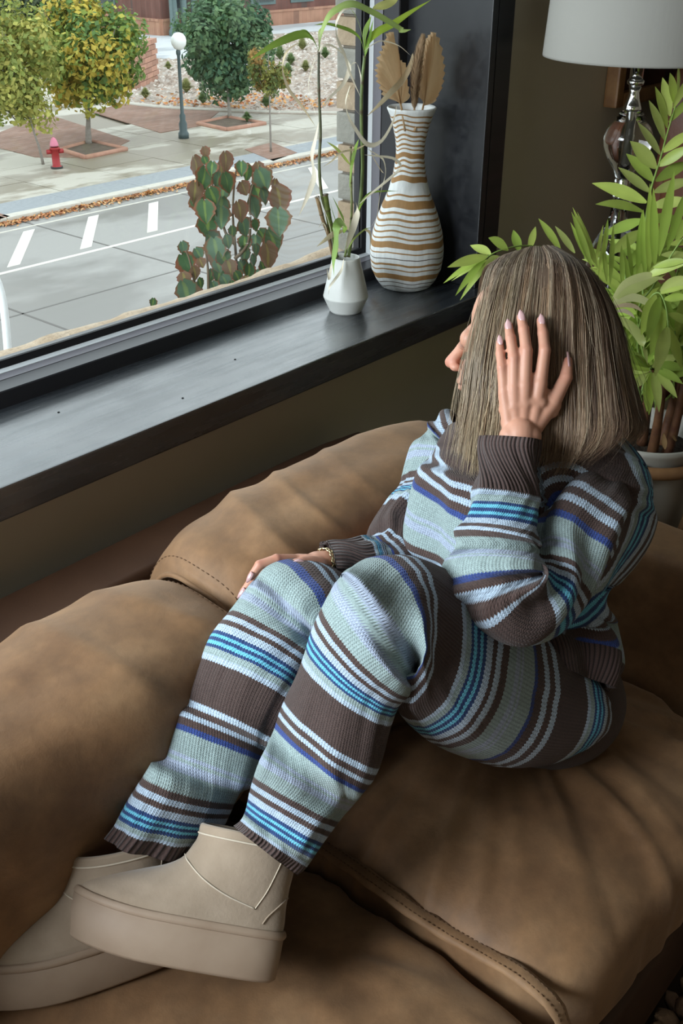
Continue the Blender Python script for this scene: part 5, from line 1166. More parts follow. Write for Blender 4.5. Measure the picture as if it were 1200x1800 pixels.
def pl_s(A, f):
    a = np.mod(A, 2 * PI); return .006 * np.sin(a * 5 + f * 11) * sstep(.35, .6, f) + .010 * np.exp(-((f - .56) / .05) ** 2) * np.sin(a * 4 + 2)
loft_lr('sleeve', ns, nsk, parent=swt, n=260, m=120, rib=lambda f: (f < 2.0 / 18).astype(float), wr=.0045, seed=35, pleat=pl_s, wscale=10)
fs = [(560, 966, 590, 1016, 1.545, .024), (590, 962, 616, 1020, 1.555, .030), (622, 953, 640, 1024, 1.57, .036), (645, 955, 668, 1030, 1.59, .040), (666, 940, 700, 1025, 1.61, .044), (670, 905, 735, 1010, 1.635, .048), (698, 866, 770, 980, 1.66, .050), (724, 838, 800, 930, 1.68, .054), (742, 790, 820, 880, 1.70, .058), (756, 745, 840, 830, 1.70, .060), (790, 728, 860, 800, 1.69, .05)]
fsk = [Tt + 20, Tt + 8, Tt, e_(6), e_(2), 20, e_(21) - Tt, e_(12) - Tt, e_(9) - Tt, e_(5) - Tt, e_(1) - Tt]
loft_lr('sleeve', fs, fsk, parent=swt, n=200, m=100, rib=lambda f: (f < 2.0 / 10).astype(float), wr=.006, seed=45, wscale=11)

# ---- skin: head, neck, arms, hands, ankles as one body mesh
HC = P(923, 610, 1.572)
vh = np.array([.848, .482, 0]); vh /= np.linalg.norm(vh); il = np.array([-.653, .757, 0]); il = n3(il - vh * (il @ vh))
hx = n3(il * math.cos(.20) + vh * math.sin(.20) + np.array([0, 0, -.04])); hz = n3(np.array([.02, -.02, 1.0]) - hx * (np.array([.02, -.02, 1.0]) @ hx)); hy = np.cross(hz, hx)
HM = np.stack([hx, hy, hz], 1)
H_ = lambda x, y, z: HC + HM @ np.array([x, y, z], float)
Ee = lambda c, r: ('e', H_(*c), r, HM)
Cc = lambda a, ra, b, rb: ('c', a, ra, b, rb)
head = [Ee((-.012, 0, .038), (.094, .073, .083)), Ee((.030, 0, -.020), (.057, .060, .075)), Ee((.028, 0, -.068), (.050, .046, .038)), Ee((.068, 0, -.098), (.018, .020, .014)),
        Cc(H_(.077, -.030, .014), .015, H_(.077, .030, .014), .015), Ee((.060, .034, -.030), (.026, .024, .026)), Ee((.060, -.034, -.030), (.026, .024, .026)),
        Cc(H_(.086, 0, .006), .0085, H_(.106, 0, -.024), .0085), Cc(H_(.104, 0, -.020), .008, H_(.114, 0, -.036), .0100), Ee((.104, .0105, -.040), (.009, .0065, .0065)), Ee((.104, -.0105, -.040), (.009, .0065, .0065)),
        Ee((.088, 0, -.052), (.010, .020, .012)), Ee((.0945, 0, -.0610), (.0085, .021, .0055)), Ee((.0925, 0, -.0715), (.0085, .018, .0065)), Ee((.082, 0, -.083), (.010, .018, .010)),
        Cc(H_(.030, .035, -.075), .018, H_(.062, .014, -.096), .014), Cc(H_(.030, -.035, -.075), .018, H_(.062, -.014, -.096), .014),
        Ee((.0685, .031, .003), (.0135, .0145, .009)), Ee((.0685, -.031, .003), (.0135, .0145, .009)), Ee((-.006, .074, -.008), (.019, .008, .031)), Ee((-.006, -.074, -.008), (.019, .008, .031)),
        Cc(H_(-.03, 0, -.05), .052, P(985, 800, 1.62), .056), Cc(P(985, 795, 1.62), .06, P(955, 900, 1.64), .07)]
Vh, Fh = blobs('head', head, None, None, .0026, 5)
d3 = lambda x, y, d: P(x, y, d)
# near hand, its back to the camera, fingers up over her hair
nh = []
h1 = P(484, 1728, 1.295); xb1 = P(112, 1650, 1.325) - h1; zb1 = np.array([.43, .57, .70]); zb1 = n3(zb1 - n3(xb1) * (zb1 @ n3(xb1)))
h2 = P(325, 1674, 1.395); xb2 = P(-25, 1765, 1.32) - h2; zb2 = np.array([.25, .33, .90]); zb2 = n3(zb2 - n3(xb2) * (zb2 @ n3(xb2)))
an1 = h1 + n3(xb1) * .062 + zb1 * .09; an2 = h2 + n3(xb2) * .062 + zb2 * .09; as1 = P(490, 1435, 1.335); as2 = P(300, 1415, 1.40)
W0 = d3(914, 800, 1.432); W1 = d3(914, 762, 1.436)
MC = {'p': (886, 690, 1.437), 'r': (903, 682, 1.432), 'm': (922, 677, 1.430), 'i': (949, 674, 1.432)}
FG = {'p': [(886, 690, 1.437), (882, 646, 1.434), (879, 621, 1.440), (878, 601, 1.447)], 'r': [(903, 682, 1.432), (903, 630, 1.430), (897, 594, 1.437), (893, 571, 1.445)],
      'm': [(922, 677, 1.430), (925, 617, 1.428), (920, 579, 1.436), (915, 557, 1.444)], 'i': [(949, 674, 1.432), (957, 616, 1.430), (954, 586, 1.438), (950, 563, 1.446)]}
FR = {'p': (.0082, .0070, .0065, .0052), 'r': (.0090, .0079, .0072, .0058), 'm': (.0094, .0084, .0076, .0060), 'i': (.0094, .0083, .0076, .0060)}
def fing(nh, pts, rad, web=None):
    q = [np.array(p) for p in pts]
    for k in range(3):
        nh.append(Cc(q[k], rad[k] * (1.0 if k == 0 else .98), q[k + 1], rad[k + 1]))
    for k in (1, 2): nh.append(('e', q[k], (rad[k] * 1.07,) * 3, I3))
for k in FG:
    pts = [d3(*a) for a in FG[k]]; fing(nh, pts, FR[k]); wx = {'p': 896, 'r': 906, 'm': 918, 'i': 932}[k]
    nh.append(Cc(pts[0], FR[k][0] * 1.08, d3(wx, 758, 1.441), .0105)); nh.append(Cc(d3(MC[k][0], MC[k][1] + 6, 1.440), .0085, d3(wx, 758, 1.452), .009))
    nh.append(('e', pts[0] + n3(CAM - pts[0]) * .0012, (.0078,) * 3, I3))
for a, b in (('p', 'r'), ('r', 'm'), ('m', 'i')):
    pa, pb = np.array(MC[a]), np.array(MC[b]); nh.append(Cc(d3(*(pa + (3, -13, .003))), .0058, d3(*(pb + (-3, -12, .003))), .0058)); nh.append(Cc(d3(*(pa + (0, 6, .005))), .0075, d3(*(pb + (0, 6, .005))), .0078)); nh.append(Cc(d3(*(pa + (2, 30, .004))), .0095, d3(*(pb + (0, 34, .004))), .0105))
nh.append(Cc(d3(955, 692, 1.444), .0098, d3(972, 712, 1.445), .0115)); nh.append(Cc(d3(942, 712, 1.447), .012, d3(968, 722, 1.447), .0112)); nh.append(Cc(W1, .022, W0, .0215)); nh.append(Cc(d3(897, 742, 1.446), .0140, d3(933, 738, 1.446), .0145)); nh.append(Cc(d3(895, 712, 1.444), .0115, d3(940, 708, 1.443), .0118)); nh.append(Cc(d3(899, 768, 1.436), .0175, d3(929, 768, 1.436), .0175)); nh.append(Cc(d3(897, 735, 1.444), .013, d3(930, 735, 1.444), .014)); nh.append(Cc(d3(892, 715, 1.444), .012, d3(945, 712, 1.442), .0125))
TH = [d3(934, 752, 1.446), d3(972, 707, 1.442), d3(994, 664, 1.444), d3(998, 634, 1.449)]
nh += [Cc(TH[0], .0150, TH[1], .0112), Cc(TH[1], .0108, TH[2], .0092), Cc(TH[2], .0092, TH[3], .0062), Cc(d3(950, 700, 1.448), .009, d3(962, 722, 1.450), .011), ('e', TH[2], (.0095,) * 3, I3), Cc(d3(940, 735, 1.448), .013, d3(966, 716, 1.450), .0105)]
nh.append(Cc(W0, .0215, P(885, 980, 1.425), .028)); nh.append(Cc(P(885, 980, 1.425), .028, P(868, 1060, 1.425), .030)); nh.append(Cc(P(868, 1060, 1.425), .032, P(1035, 885, 1.545), .034))
# far hand lying over the far knee
fh = [Cc(P(640, 985, 1.585), .026, P(588, 990, 1.548), .0215), Cc(P(588, 990, 1.548), .0205, P(566, 991, 1.532), .019), ('e', P(556, 991, 1.527), (.024, .020, .017), I3)]
FF = [[(524, 984, 1.520), (486, 983, 1.500), (456, 993, 1.492), (441, 1014, 1.492)], [(522, 986, 1.535), (478, 994, 1.520), (446, 1016, 1.510), (427, 1041, 1.508)], [(526, 990, 1.552), (484, 1004, 1.542), (456, 1030, 1.532), (442, 1060, 1.53)], [(530, 996, 1.566), (500, 1014, 1.560), (478, 1036, 1.552), (466, 1058, 1.55)]]
for k, q in enumerate(FF):
    pts = [d3(*a) for a in q]; fing(fh, pts, [(.0084, .0076, .0070, .0056), (.0086, .0078, .0070, .0056), (.0082, .0074, .0068, .0055), (.0074, .0066, .006, .005)][k]); fh.append(Cc(pts[0], .0092, P(556, 990, 1.520 + .010 * k), .0125))
fh.append(Cc(d3(*FF[0][0]), .009, d3(*FF[3][0]), .009)); fh.append(Cc(P(538, 986, 1.520), .0105, P(540, 994, 1.556), .0105))
TF = [P(560, 994, 1.512), P(544, 990, 1.502), P(530, 990, 1.492), P(519, 990, 1.486)]
fh += [Cc(TF[0], .0125, TF[1], .0110), Cc(TF[1], .0108, TF[2], .0092), Cc(TF[2], .0092, TF[3], .0068)]
fh += [Cc(P(640, 985, 1.585), .027, P(705, 955, 1.69), .036), Cc(P(705, 955, 1.69), .036, P(815, 800, 1.71), .042)]
Vn, Fn = blobs('near_hand', nh, None, None, .0016, 9); Vf, Ff = blobs('far_hand', fh, None, None, .0018, 5)
bd = [Cc(P(960, 900, 1.64), .07, P(925, 1190, 1.74), .07), Cc(P(1030, 860, 1.56), .055, P(830, 800, 1.70), .055), Cc(P(965, 850, 1.63), .06, P(960, 1000, 1.64), .07), Cc(P(955, 1225, 1.66), .070, P(676, 1052, 1.385), .040), Cc(P(676, 1052, 1.385), .040, as1, .025), Cc(as1, .025, an1, .024),
      Cc(P(850, 1185, 1.78), .066, P(525, 1062, 1.49), .038), Cc(P(525, 1062, 1.49), .038, as2, .028), Cc(as2, .028, an2, .026)]
Vb, Fb = blobs('body', bd, None, None, .008, 6)
def m_skin():
    m = Mt('skin', .48, .4); a = m.noise(28, 4); b = m.noise(240, 2)
    g = m.N('ShaderNodeAttribute', attribute_name='col').outputs['Color']
    m.color(m.mix(.35, g, m.ramp(a, [(.3, (.85, .78, .76)), (.7, (1.1, 1.05, 1.02))]), 'MULTIPLY')); m.bump(b, .06, .0008)
    m.b.inputs['Subsurface Weight'].default_value = .12; m.b.inputs['Subsurface Radius'].default_value = (.6, .25, .15); m.b.inputs['Subsurface Scale'].default_value = .006
    return m.m
SKIN = m_skin()
allV = []; allF = []; off = 0; cols = []
for (V, F, kind) in ((Vb, Fb, 'b'), (Vh, Fh, 'h'), (Vn, Fn, 'n'), (Vf, Ff, 'f')):
    c = np.tile(np.array((.52, .27, .185)), (len(V), 1))
    def rosy(pt, rad, amt): 
        w = np.exp(-(np.linalg.norm(V - pt, axis=1) / rad) ** 2) * amt; c[:] = c * (1 - w[:, None]) + np.array((.50, .17, .125)) * w[:, None]
    if kind == 'h':
        for y in (-.04, .04): rosy(H_(.07, y, -.03), .022, .45)
        rosy(H_(.116, 0, -.036), .014, .6); rosy(H_(.094, 0, -.066), .012, .9)
    if kind == 'n':
        for k in FG:
            for j, am in ((0, .22), (1, .45), (2, .4), (3, .5)): rosy(d3(*FG[k][j]), .008, am)
        rosy(TH[2], .010, .5); rosy(TH[3], .010, .6)
    if kind == 'f':
        for q in FF:
            for j in (1, 2, 3): rosy(d3(*q[j]), .009, .55)
        rosy(TF[3], .01, .5); rosy(TF[0], .01, .4)
    allV.append(V); allF += [tuple(i + off for i in f) for f in F]; off += len(V); cols.append(c)
mesh('body', np.concatenate(allV), allF, SKIN, person, cols=np.concatenate(cols))
# finger nails: long almond nails standing proud of the finger tips
NAIL = Mt('pale_pink_nail_polish', .18, .6, (.50, .30, .30)); NAIL.b.inputs['Coat Weight'].default_value = .6; NAIL = NAIL.m
def nail(base, tip, out, w):
    b = np.array(base); t = np.array(tip); L = t - b; ln = np.linalg.norm(L); L = n3(L); o_ = n3(np.array(out) - L * (np.array(out) @ L)); s = np.cross(L, o_)
    n = 12; V = []; 
    for i in range(n):
        f = i / (n - 1); ww = w * (min(1, .72 + f * 1.4) if f < .2 else (1 if f < .45 else math.cos((f - .45) / .55 * PI / 2) ** .75)); ww = max(ww, w * .05)
        for k in np.linspace(-1, 1, 7): V.append(b + L * ln * f + s * k * ww + o_ * (w * .52 * (1 - k * k) * (.55 + .45 * (ww / w)) - .0004 + .0006 * math.sin(f * PI)))
    V = np.array(V); k0 = len(V); V = np.vstack([V, V - o_ * .0009])
    F = [(i * 7 + j, i * 7 + j + 1, (i + 1) * 7 + j + 1, (i + 1) * 7 + j) for i in range(n - 1) for j in range(6)]; F += [tuple(k0 + q for q in f[::-1]) for f in F]
    per = [i * 7 for i in range(n)] + [(n - 1) * 7 + j for j in range(1, 7)] + [i * 7 + 6 for i in range(n - 2, -1, -1)] + [j for j in range(5, 0, -1)]
    F += [(per[i], per[(i + 1) % len(per)], per[(i + 1) % len(per)] + k0, per[i] + k0) for i in range(len(per))]
    mesh('fingernail', V, F, NAIL, person)
tocam = lambda p: n3(CAM - p)
for (bx, by, tx, ty, w, k, dd) in [(879, 607, 877, 588, .0042, 'p', 0), (893.5, 583, 892, 560, .0052, 'r', 0), (917, 568, 914, 544, .0055, 'm', 0), (951.5, 573, 950, 551, .0052, 'i', 0)]:
    dt = FG[k][3][2]; r = FR[k][3]; b = P(bx, by, dt - r - .0015); t = P(tx, ty, dt - r * .55); out = tocam(b) + np.array([-.25, .35, 0]); nail(b, t, out, w)
nail(P(1001, 645, 1.4415), P(997, 618, 1.446), tocam(TH[3]) * .5 + np.array([.65, -.5, 0]), .0042)
nail(P(535, 991, 1.4775), P(513, 988.5, 1.4755), tocam(TF[3]) + np.array([0, 0, .4]), .0058)
nail(P(443, 1006, 1.484), P(433, 1024, 1.486), np.array([-.6, .1, .5]), .0045); nail(P(430, 1034, 1.501), P(417, 1052, 1.503), np.array([-.6, .1, .5]), .0045)
# eyes and lashes
for y in (-.031, .031):
    c = H_(.0640, y, -.004); V, F = lathe_vf([(.0115 * math.sin(q), -.0115 * math.cos(q)) for q in np.linspace(.01, PI - .01, 12)], c, 18, True, True)
    mesh('eye', V, F, Mt('eye_white', .2, .6, (.75, .72, .70)).m, person)
    c2 = H_(.0715, y, -.004); mesh('iris', *[(lambda V_, F_: (V_, F_))(*lathe_vf([(.0045 * math.sin(q), -.0045 * math.cos(q)) for q in np.linspace(.01, PI - .01, 8)], c2, 12, True, True))][0], Mt('blue_grey_iris', .2, .6, (.05, .09, .12)).m, person)
    mb = MB()
    for q in np.linspace(-1, 1, 15):
        a = H_(.083 - .004 * q * q, y + q * .013, .006 - .004 * q * q); b = H_(.093 - .004 * q * q, y + q * .016, .009 - .004 * q * q); V, F = tube_vf([a, (a + b) / 2 - np.array([0, 0, .001]), b], [.0004, .0003, .0001], 4); mb.add(V, F)
    mb.build('eyelashes', Mt('dark_lash', .6, .3, (.03, .02, .015)).m, person)['kind'] = 'stuff'
# bracelet on the far wrist
mb = MB()
wa, wb = P(578, 991, 1.540), P(562, 991, 1.529); tw = n3(wb - wa); s = n3(np.cross(tw, (0, 0, 1))); u = np.cross(s, tw)
for ofs, ph in ((-.003, 0), (0, 2), (.003, 4)):
    pts = [(wa + wb) / 2 + tw * (ofs + .0014 * math.sin(q * 14 + ph)) + (s * math.cos(q) + u * math.sin(q)) * .0222 for q in np.linspace(0, 2 * PI, 80)]
    V, F = tube_vf(pts, .0012, 5); mb.add(V, F)
GOLDM = Mt('gold_chain', .25, .5, (.62, .52, .30)); GOLDM.b.inputs['Metallic'].default_value = 1
br_ = mb.build('bracelet', GOLDM.m, person)

# ---- hair: guide curves measured round the head, thousands of strands between them
G_ = [[(868, 462, 1.60), (856, 482, 1.580), (850, 525, 1.545), (829, 610, 1.525), (815, 690, 1.535), (812, 770, 1.55), (798, 860, 1.55)],
      [(885, 452, 1.59), (872, 475, 1.545), (862, 530, 1.51), (846, 620, 1.50), (840, 710, 1.51), (826, 790, 1.53), (818, 885, 1.535)],
      [(905, 444, 1.585), (888, 470, 1.525), (868, 530, 1.488), (852, 620, 1.478), (846, 710, 1.487), (838, 800, 1.51), (835, 885, 1.53)],
      [(925, 438, 1.585), (912, 466, 1.515), (898, 530, 1.474), (882, 620, 1.463), (872, 710, 1.470), (862, 800, 1.50), (852, 880, 1.53)],
      [(942, 435, 1.585), (940, 462, 1.508), (932, 530, 1.468), (922, 620, 1.458), (915, 710, 1.464), (905, 790, 1.49), (890, 860, 1.53)],
      [(955, 434, 1.585), (966, 460, 1.505), (968, 530, 1.465), (964, 620, 1.458), (962, 710, 1.462), (955, 790, 1.475), (940, 850, 1.51)],
      [(965, 434, 1.585), (992, 462, 1.510), (1006, 530, 1.470), (1008, 620, 1.460), (1006, 700, 1.458), (1002, 780, 1.462), (975, 840, 1.49)],
      [(972, 435, 1.59), (1016, 470, 1.525), (1042, 540, 1.488), (1050, 620, 1.474), (1054, 700, 1.463), (1050, 770, 1.457), (990, 826, 1.47)],
      [(978, 437, 1.60), (1034, 480, 1.555), (1068, 555, 1.520), (1080, 635, 1.505), (1090, 705, 1.485), (1092, 758, 1.468), (1028, 808, 1.472)],
      [(980, 440, 1.61), (1042, 486, 1.595), (1082, 570, 1.575), (1096, 650, 1.555), (1110, 715, 1.525), (1114, 756, 1.50), (1062, 798, 1.49)],
      [(980, 440, 1.62), (1040, 484, 1.64), (1080, 570, 1.64), (1096, 650, 1.62), (1110, 715, 1.585), (1114, 756, 1.555), (1078, 795, 1.54)],
      [(975, 440, 1.63), (1015, 475, 1.68), (1045, 570, 1.70), (1060, 660, 1.69), (1070, 730, 1.66), (1070, 780, 1.63), (1060, 810, 1.60)]]
G_far = [[(868, 462, 1.605), (852, 476, 1.625), (846, 515, 1.66), (842, 600, 1.69), (832, 690, 1.68), (812, 770, 1.66), (782, 835, 1.63)],
         [(905, 444, 1.60), (880, 458, 1.66), (862, 520, 1.70), (855, 610, 1.715), (850, 700, 1.70), (840, 780, 1.68), (830, 850, 1.66)],
         [(942, 436, 1.60), (935, 452, 1.68), (925, 520, 1.73), (915, 610, 1.74), (905, 700, 1.72), (895, 780, 1.69), (890, 850, 1.67)],
         [(975, 440, 1.62), (1000, 462, 1.70), (1010, 540, 1.735), (1010, 620, 1.735), (1005, 700, 1.71), (1000, 770, 1.68), (995, 820, 1.65)]]
def to3(G): return np.array([[P(*q) for q in g] for g in G])
GA, GB = to3(G_), to3(G_far)
def sheet(GG, nu, nt, inset):
    g = np.array([cat(GG[:, k], nu) for k in range(GG.shape[1])])            # k x nu x 3
    g = np.array([cat(g[:, i], nt) for i in range(nu)])                      # nu x nt x 3
    return g
def strands(GG, n, seed, w, col_a, col_b, spread=.004, lift=(0, .006), nt=18, tmax=(.82, 1.0), urange=None, curlr=.002):
    r = np.random.default_rng(seed); g = sheet(GG, 200, nt, 0)
    c = g.mean((0, 1)); V = np.zeros((n, nt, 3, 3)); C = np.zeros((n, nt, 3, 3))
    u = r.random(n) * 199 if urange is None else (urange[0] + r.random(n) * (urange[1] - urange[0])) * 199
    # lock structure: neighbouring strands pull together towards the tips
    lock = np.round(u / 4.2 + r.normal(0, .25, n)) * 4.2
    tt = np.linspace(0, 1, nt); rc = np.random.default_rng(seed + 1); ltab = rc.random(400)
    axis = HC + np.array([0, 0, -.0])
    for i in range(n):
        uu = np.clip(u[i] + (lock[i] - u[i]) * .75 * tt ** .8 + (r.normal(0, 3.0)) * tt ** 3, 0, 198.999); i0 = uu.astype(int); f = (uu - i0)[:, None]
        k = np.arange(nt); p = g[i0, k] * (1 - f) + g[i0 + 1, k] * f
        tm = r.uniform(*tmax) - .13 * ltab[(int(lock[i] / 4.2) * 3 + 11) % 400]; p = np.stack([np.interp(tt * tm, tt, p[:, q]) for q in range(3)], 1)
        outv = p - axis; outv[:, 2] *= .3; outv /= np.linalg.norm(outv, axis=1)[:, None]
        lf = r.uniform(*lift) * .7 + (ltab[int(lock[i] / 4.2) % 400] - .3) * .009
        p = p + outv * (lf * (.35 + tt[:, None] * .9)) + curlr * np.sin(tt[:, None] * r.uniform(3, 7) + r.uniform(0, 6)) * r.normal(0, 1, 3) * tt[:, None] + r.normal(0, spread, 3) * tt[:, None] ** 2
        T = np.gradient(p, axis=0); T /= np.linalg.norm(T, axis=1)[:, None]; s = np.cross(T, outv); s /= np.linalg.norm(s, axis=1)[:, None]; o2 = np.cross(s, T)
        ww = (w * r.uniform(.6, 1.3) * np.clip((1.02 - tt) * 4, .15, 1))[:, None]
        V[i, :, 0] = p + s * ww; V[i, :, 1] = p - s * ww; V[i, :, 2] = p + o2 * ww * .8
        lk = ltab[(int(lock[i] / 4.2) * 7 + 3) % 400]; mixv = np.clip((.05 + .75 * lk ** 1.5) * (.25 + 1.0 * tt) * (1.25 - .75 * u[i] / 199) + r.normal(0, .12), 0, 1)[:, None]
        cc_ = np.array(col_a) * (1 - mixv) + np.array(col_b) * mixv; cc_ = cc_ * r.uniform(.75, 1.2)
        C[i] = cc_[:, None, :]
    i, k, j = np.meshgrid(np.arange(n), np.arange(nt - 1), np.arange(3), indexing='ij'); base = (i * nt + k) * 3
    F = np.stack([base + j, base + (j + 1) % 3, base + 3 + (j + 1) % 3, base + 3 + j], -1).reshape(-1, 4)
    return V.reshape(-1, 3), F, C.reshape(-1, 3)
HAIR = colattr('ash_blond_hair', .38, .45); HAIR.node_tree.nodes['Principled BSDF'].inputs['Anisotropic'].default_value = .6
hair = bpy.data.objects.new('hair', None); COL.objects.link(hair); hair.parent = person; ORG['hair'] = ORGP.copy()
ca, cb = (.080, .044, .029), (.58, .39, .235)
def hsheet(GG, name, shrink, col):
    g = sheet(GG, 70, 30, 0); nu, nt = g.shape[:2]; V = g.reshape(-1, 3).copy(); out = V - HC; out[:, 2] *= .3; out /= np.linalg.norm(out, axis=1)[:, None]; V = V - out * shrink
    V += out * (.0022 * np.sin(np.repeat(np.arange(nu), nt) * 2.1 + np.tile(np.arange(nt), nu) * .1))[:, None]
    V2 = V - out * .006; n0 = len(V)
    i, j = np.meshgrid(np.arange(nu - 1), np.arange(nt - 4), indexing='ij'); i, j = i.ravel(), j.ravel(); F = np.stack([i * nt + j, i * nt + j + 1, (i + 1) * nt + j + 1, (i + 1) * nt + j], 1); F = np.vstack([F, F[:, ::-1] + n0])
    c = np.tile(np.array(col), (2 * n0, 1)) * (1 + .25 * vnoise(np.stack([np.tile(np.repeat(np.arange(nu), nt), 2) * .9, np.zeros(2 * n0), np.zeros(2 * n0)], 1), 3))[:, None]
    return mesh(name, np.vstack([V, V2]), F, HAIR, hair, cols=c)
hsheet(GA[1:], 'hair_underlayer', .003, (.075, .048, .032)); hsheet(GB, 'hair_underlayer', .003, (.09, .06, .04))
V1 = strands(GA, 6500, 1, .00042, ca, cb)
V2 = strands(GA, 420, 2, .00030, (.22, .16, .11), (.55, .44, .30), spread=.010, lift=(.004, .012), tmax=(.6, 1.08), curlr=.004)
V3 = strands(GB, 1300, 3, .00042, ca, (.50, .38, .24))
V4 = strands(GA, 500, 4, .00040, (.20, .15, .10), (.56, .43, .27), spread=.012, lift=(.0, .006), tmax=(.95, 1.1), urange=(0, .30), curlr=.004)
vv, ff, cc2 = [], [], []; o_ = 0
for (V, F, C) in (V1, V2, V3, V4): vv.append(V); ff.append(F + o_); cc2.append(C); o_ += len(V)
hs = mesh('hair_strands', np.concatenate(vv), np.concatenate(ff), HAIR, hair, cols=np.concatenate(cc2)); hs['kind'] = 'stuff'
# crown: combed hair from the part over both sides of the scalp
cap = [Ee((-.012, 0, .040), (.0985, .079, .0885))]
Vc, Fc = blobs('cap', cap, None, None, .004, 2); Lc = (Vc - HC) @ HM
keep = (Lc[:, 2] > .005 - .0 * Lc[:, 0]) & (Lc[:, 0] < .030 + (Lc[:, 2] - .06) * .25); kf = [f for f in Fc if all(keep[i] for i in f)]
mesh('scalp_hair', Vc, kf, HAIR, hair, cols=np.tile(np.array((.12, .08, .055)), (len(Vc), 1)))

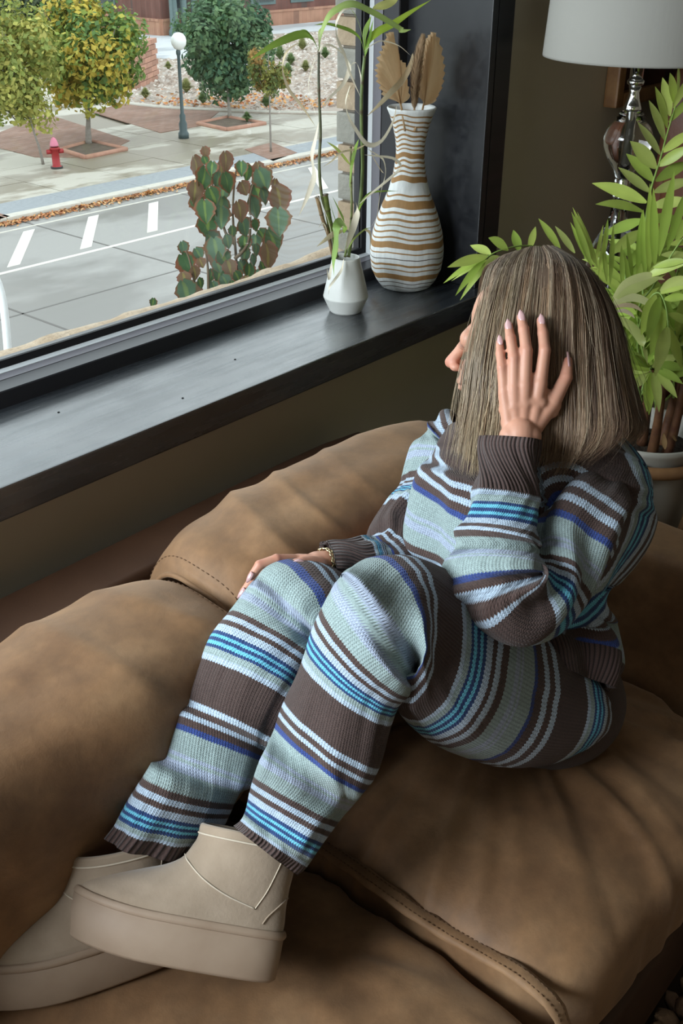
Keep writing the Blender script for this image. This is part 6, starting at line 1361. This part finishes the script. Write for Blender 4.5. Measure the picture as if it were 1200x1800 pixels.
# ---- boots
SUEDE = Mt('sand_suede', .92, .15); SUEDE.color(SUEDE.ramp(SUEDE.noise(20, 5), [(.25, (.25, .19, .135)), (.75, (.35, .275, .205))])); SUEDE.bump(SUEDE.noise(260, 3), .35, .0012); SUEDE.b.inputs['Sheen Weight'].default_value = .3; SUEDE = SUEDE.m
SOLE = Mt('tan_foam_sole', .6, .3); SOLE.color(SOLE.ramp(SOLE.noise(12, 4), [(.3, (.26, .185, .13)), (.7, (.32, .24, .175))])); SOLE.bump(SOLE.noise(90, 3), .15, .0015); SOLE = SOLE.m
STIT = Mt('pale_stitching', .8, .2, (.50, .43, .34)).m
def boot(heel, xb, zb, flip, L=.270):
    xb = n3(xb); zb = n3(np.array(zb) - xb * (np.array(zb) @ xb)); yb = np.cross(zb, xb) * flip; B = np.stack([xb, yb, zb], 1); W = lambda p: np.array(heel) + np.asarray(p) @ B.T
    bt = bpy.data.objects.new('boot', None); COL.objects.link(bt); bt.parent = person; bt.location = Vector(np.array(heel) - ORGP); ORG[bt.name] = np.array(heel, float)
    m = 72; t = np.linspace(0, 2 * PI, m, endpoint=False)
    def outline(x0, x1, wh, wt, z, e=2.5):
        cx, hx_ = (x0 + x1) / 2, (x1 - x0) / 2; c, s = np.cos(t), np.sin(t); q = (np.abs(c) ** e + np.abs(s) ** e) ** (-1 / e); x = cx + hx_ * c * q; f = (x - x0) / (x1 - x0)
        w = wh + (wt - wh) * sstep(.15, .7, f); y = s * q * w + .006 * np.sin(PI * f) * 1.0
        return np.stack([x, y, np.full(m, z)], 1)
    def stack(name, levels, mat, capb=True, capt=True, par=bt, spring=0.0, nn=None):
        Lv = np.array(levels, float); D = cat(Lv, nn or len(Lv) * 4) if (nn or 0) >= 0 else Lv
        V = []
        for d in D:
            o = outline(d[0], d[1], d[2], d[3], d[4]); f = np.clip((o[:, 0] - .15) / .12, 0, 1); o[:, 2] += spring * f ** 2; V.append(o)
        V = np.concatenate(V); n = len(D); F = [(i * m + j, i * m + (j + 1) % m, (i + 1) * m + (j + 1) % m, (i + 1) * m + j) for i in range(n - 1) for j in range(m)]
        if capb: F.append(tuple(range(m - 1, -1, -1)))
        if capt: F.append(tuple((n - 1) * m + j for j in range(m)))
        return mesh(name, W(V), F, mat, par), V
    S0 = .054
    stack('sole', [(.006, L - .010, .032, .043, 0), (.001, L - .003, .035, .0475, .004), (.0, L, .036, .049, .03), (.0, L, .036, .049, S0 - .003), (.003, L - .004, .034, .047, S0)], SOLE, spring=.009, nn=-1)
    stack('welt', [(-.001, L - .000, .037, .0495, S0 - .004), (-.003, L + .001, .0385, .051, S0), (-.001, L - .001, .037, .0495, S0 + .005), (.002, L - .004, .035, .047, S0 + .006)], SOLE, spring=.010, nn=10)
    up, _ = stack('upper', [(.003, L - .006, .0335, .046, S0), (.002, L - .008, .034, .0465, S0 + .012), (.003, L - .022, .034, .043, S0 + .023), (.004, L - .048, .034, .040, S0 + .034), (.004, L - .080, .0335, .036, S0 + .045), (.004, L - .108, .033, .034, S0 + .056), (.003, L - .128, .033, .033, S0 + .069), (.002, L - .138, .034, .034, S0 + .086), (.0, L - .142, .0355, .0355, S0 + .096), (-.003, L - .142, .037, .037, S0 + .108), (-.003, L - .1425, .037, .037, S0 + .112), (.0, L - .1455, .034, .034, S0 + .114), (.003, L - .1485, .031, .031, S0 + .111), (.006, L - .150, .029, .029, S0 + .09), (.01, L - .155, .027, .027, S0 + .06)], SUEDE, spring=.009, capt=True, nn=90)
    def surf(f, hgt, out=.0012, side=1):
        """point on the outside of the upper at fraction f along the outline side, height above the sole"""
        pts = cat(np.array([(.002, L - .008, .034, .0465, S0 + .012), (.003, L - .022, .034, .043, S0 + .023), (.004, L - .048, .034, .040, S0 + .034), (.004, L - .080, .0335, .036, S0 + .045), (.004, L - .108, .033, .034, S0 + .056), (.003, L - .128, .033, .033, S0 + .069), (.002, L - .138, .034, .034, S0 + .086), (.0, L - .142, .0355, .0355, S0 + .096), (-.003, L - .142, .037, .037, S0 + .108)]), 90)
        i = int(np.argmin(np.abs(pts[:, 4] - S0 - hgt))); d = pts[i]; cx, hx_ = (d[0] + d[1]) / 2, (d[1] - d[0]) / 2
        th = math.acos(np.clip(1 - 2 * f, -1, 1)); th = (PI - th) * side; c, s = math.cos(th), math.sin(th); q = (abs(c) ** 2.5 + abs(s) ** 2.5) ** (-1 / 2.5); x = cx + hx_ * c * q; ff = (x - d[0]) / (d[1] - d[0]); w = d[2] + (d[3] - d[2]) * float(sstep(.15, .7, ff))
        y = s * q * w + .006 * math.sin(PI * ff); sp = .009 * float(np.clip((x - .15) / .12, 0, 1)) ** 2
        return W([x + c * out, y + s * out * 1.0, d[4] + sp + .0004])
    for side in (1, -1):
        ln = [surf(f, h, .0005, side) for f, h in ((.99, .072), (.85, .066), (.58, .050), (.34, .038), (.17, .028))]; tube('seam', cat(ln, 40), .0010, STIT, up, 6)
        tube('seam', cat([surf(.17, .028, .0005, side), surf(.16, .05, .0005, side), surf(.145, .08, .0005, side), surf(.14, .100, .0005, side)], 20), .0008, STIT, up, 6)
        tube('seam', cat([surf(.12, .006, .0006, side), surf(.10, .022, .0006, side), surf(.05, .036, .0006, side), surf(.01, .044, .0006, side)], 20), .0011, SUEDE, up, 6)
    tube('collar_binding', [W(p) for p in outline(-.0035, L - .142, .0374, .0374, S0 + .102)] + [W(outline(-.0035, L - .142, .0374, .0374, S0 + .102)[0])], .0012, STIT, up, 6)
    return bt
boot(h1, xb1, zb1, 1, L=.272)
boot(h2, xb2, zb2, 1, L=.275)
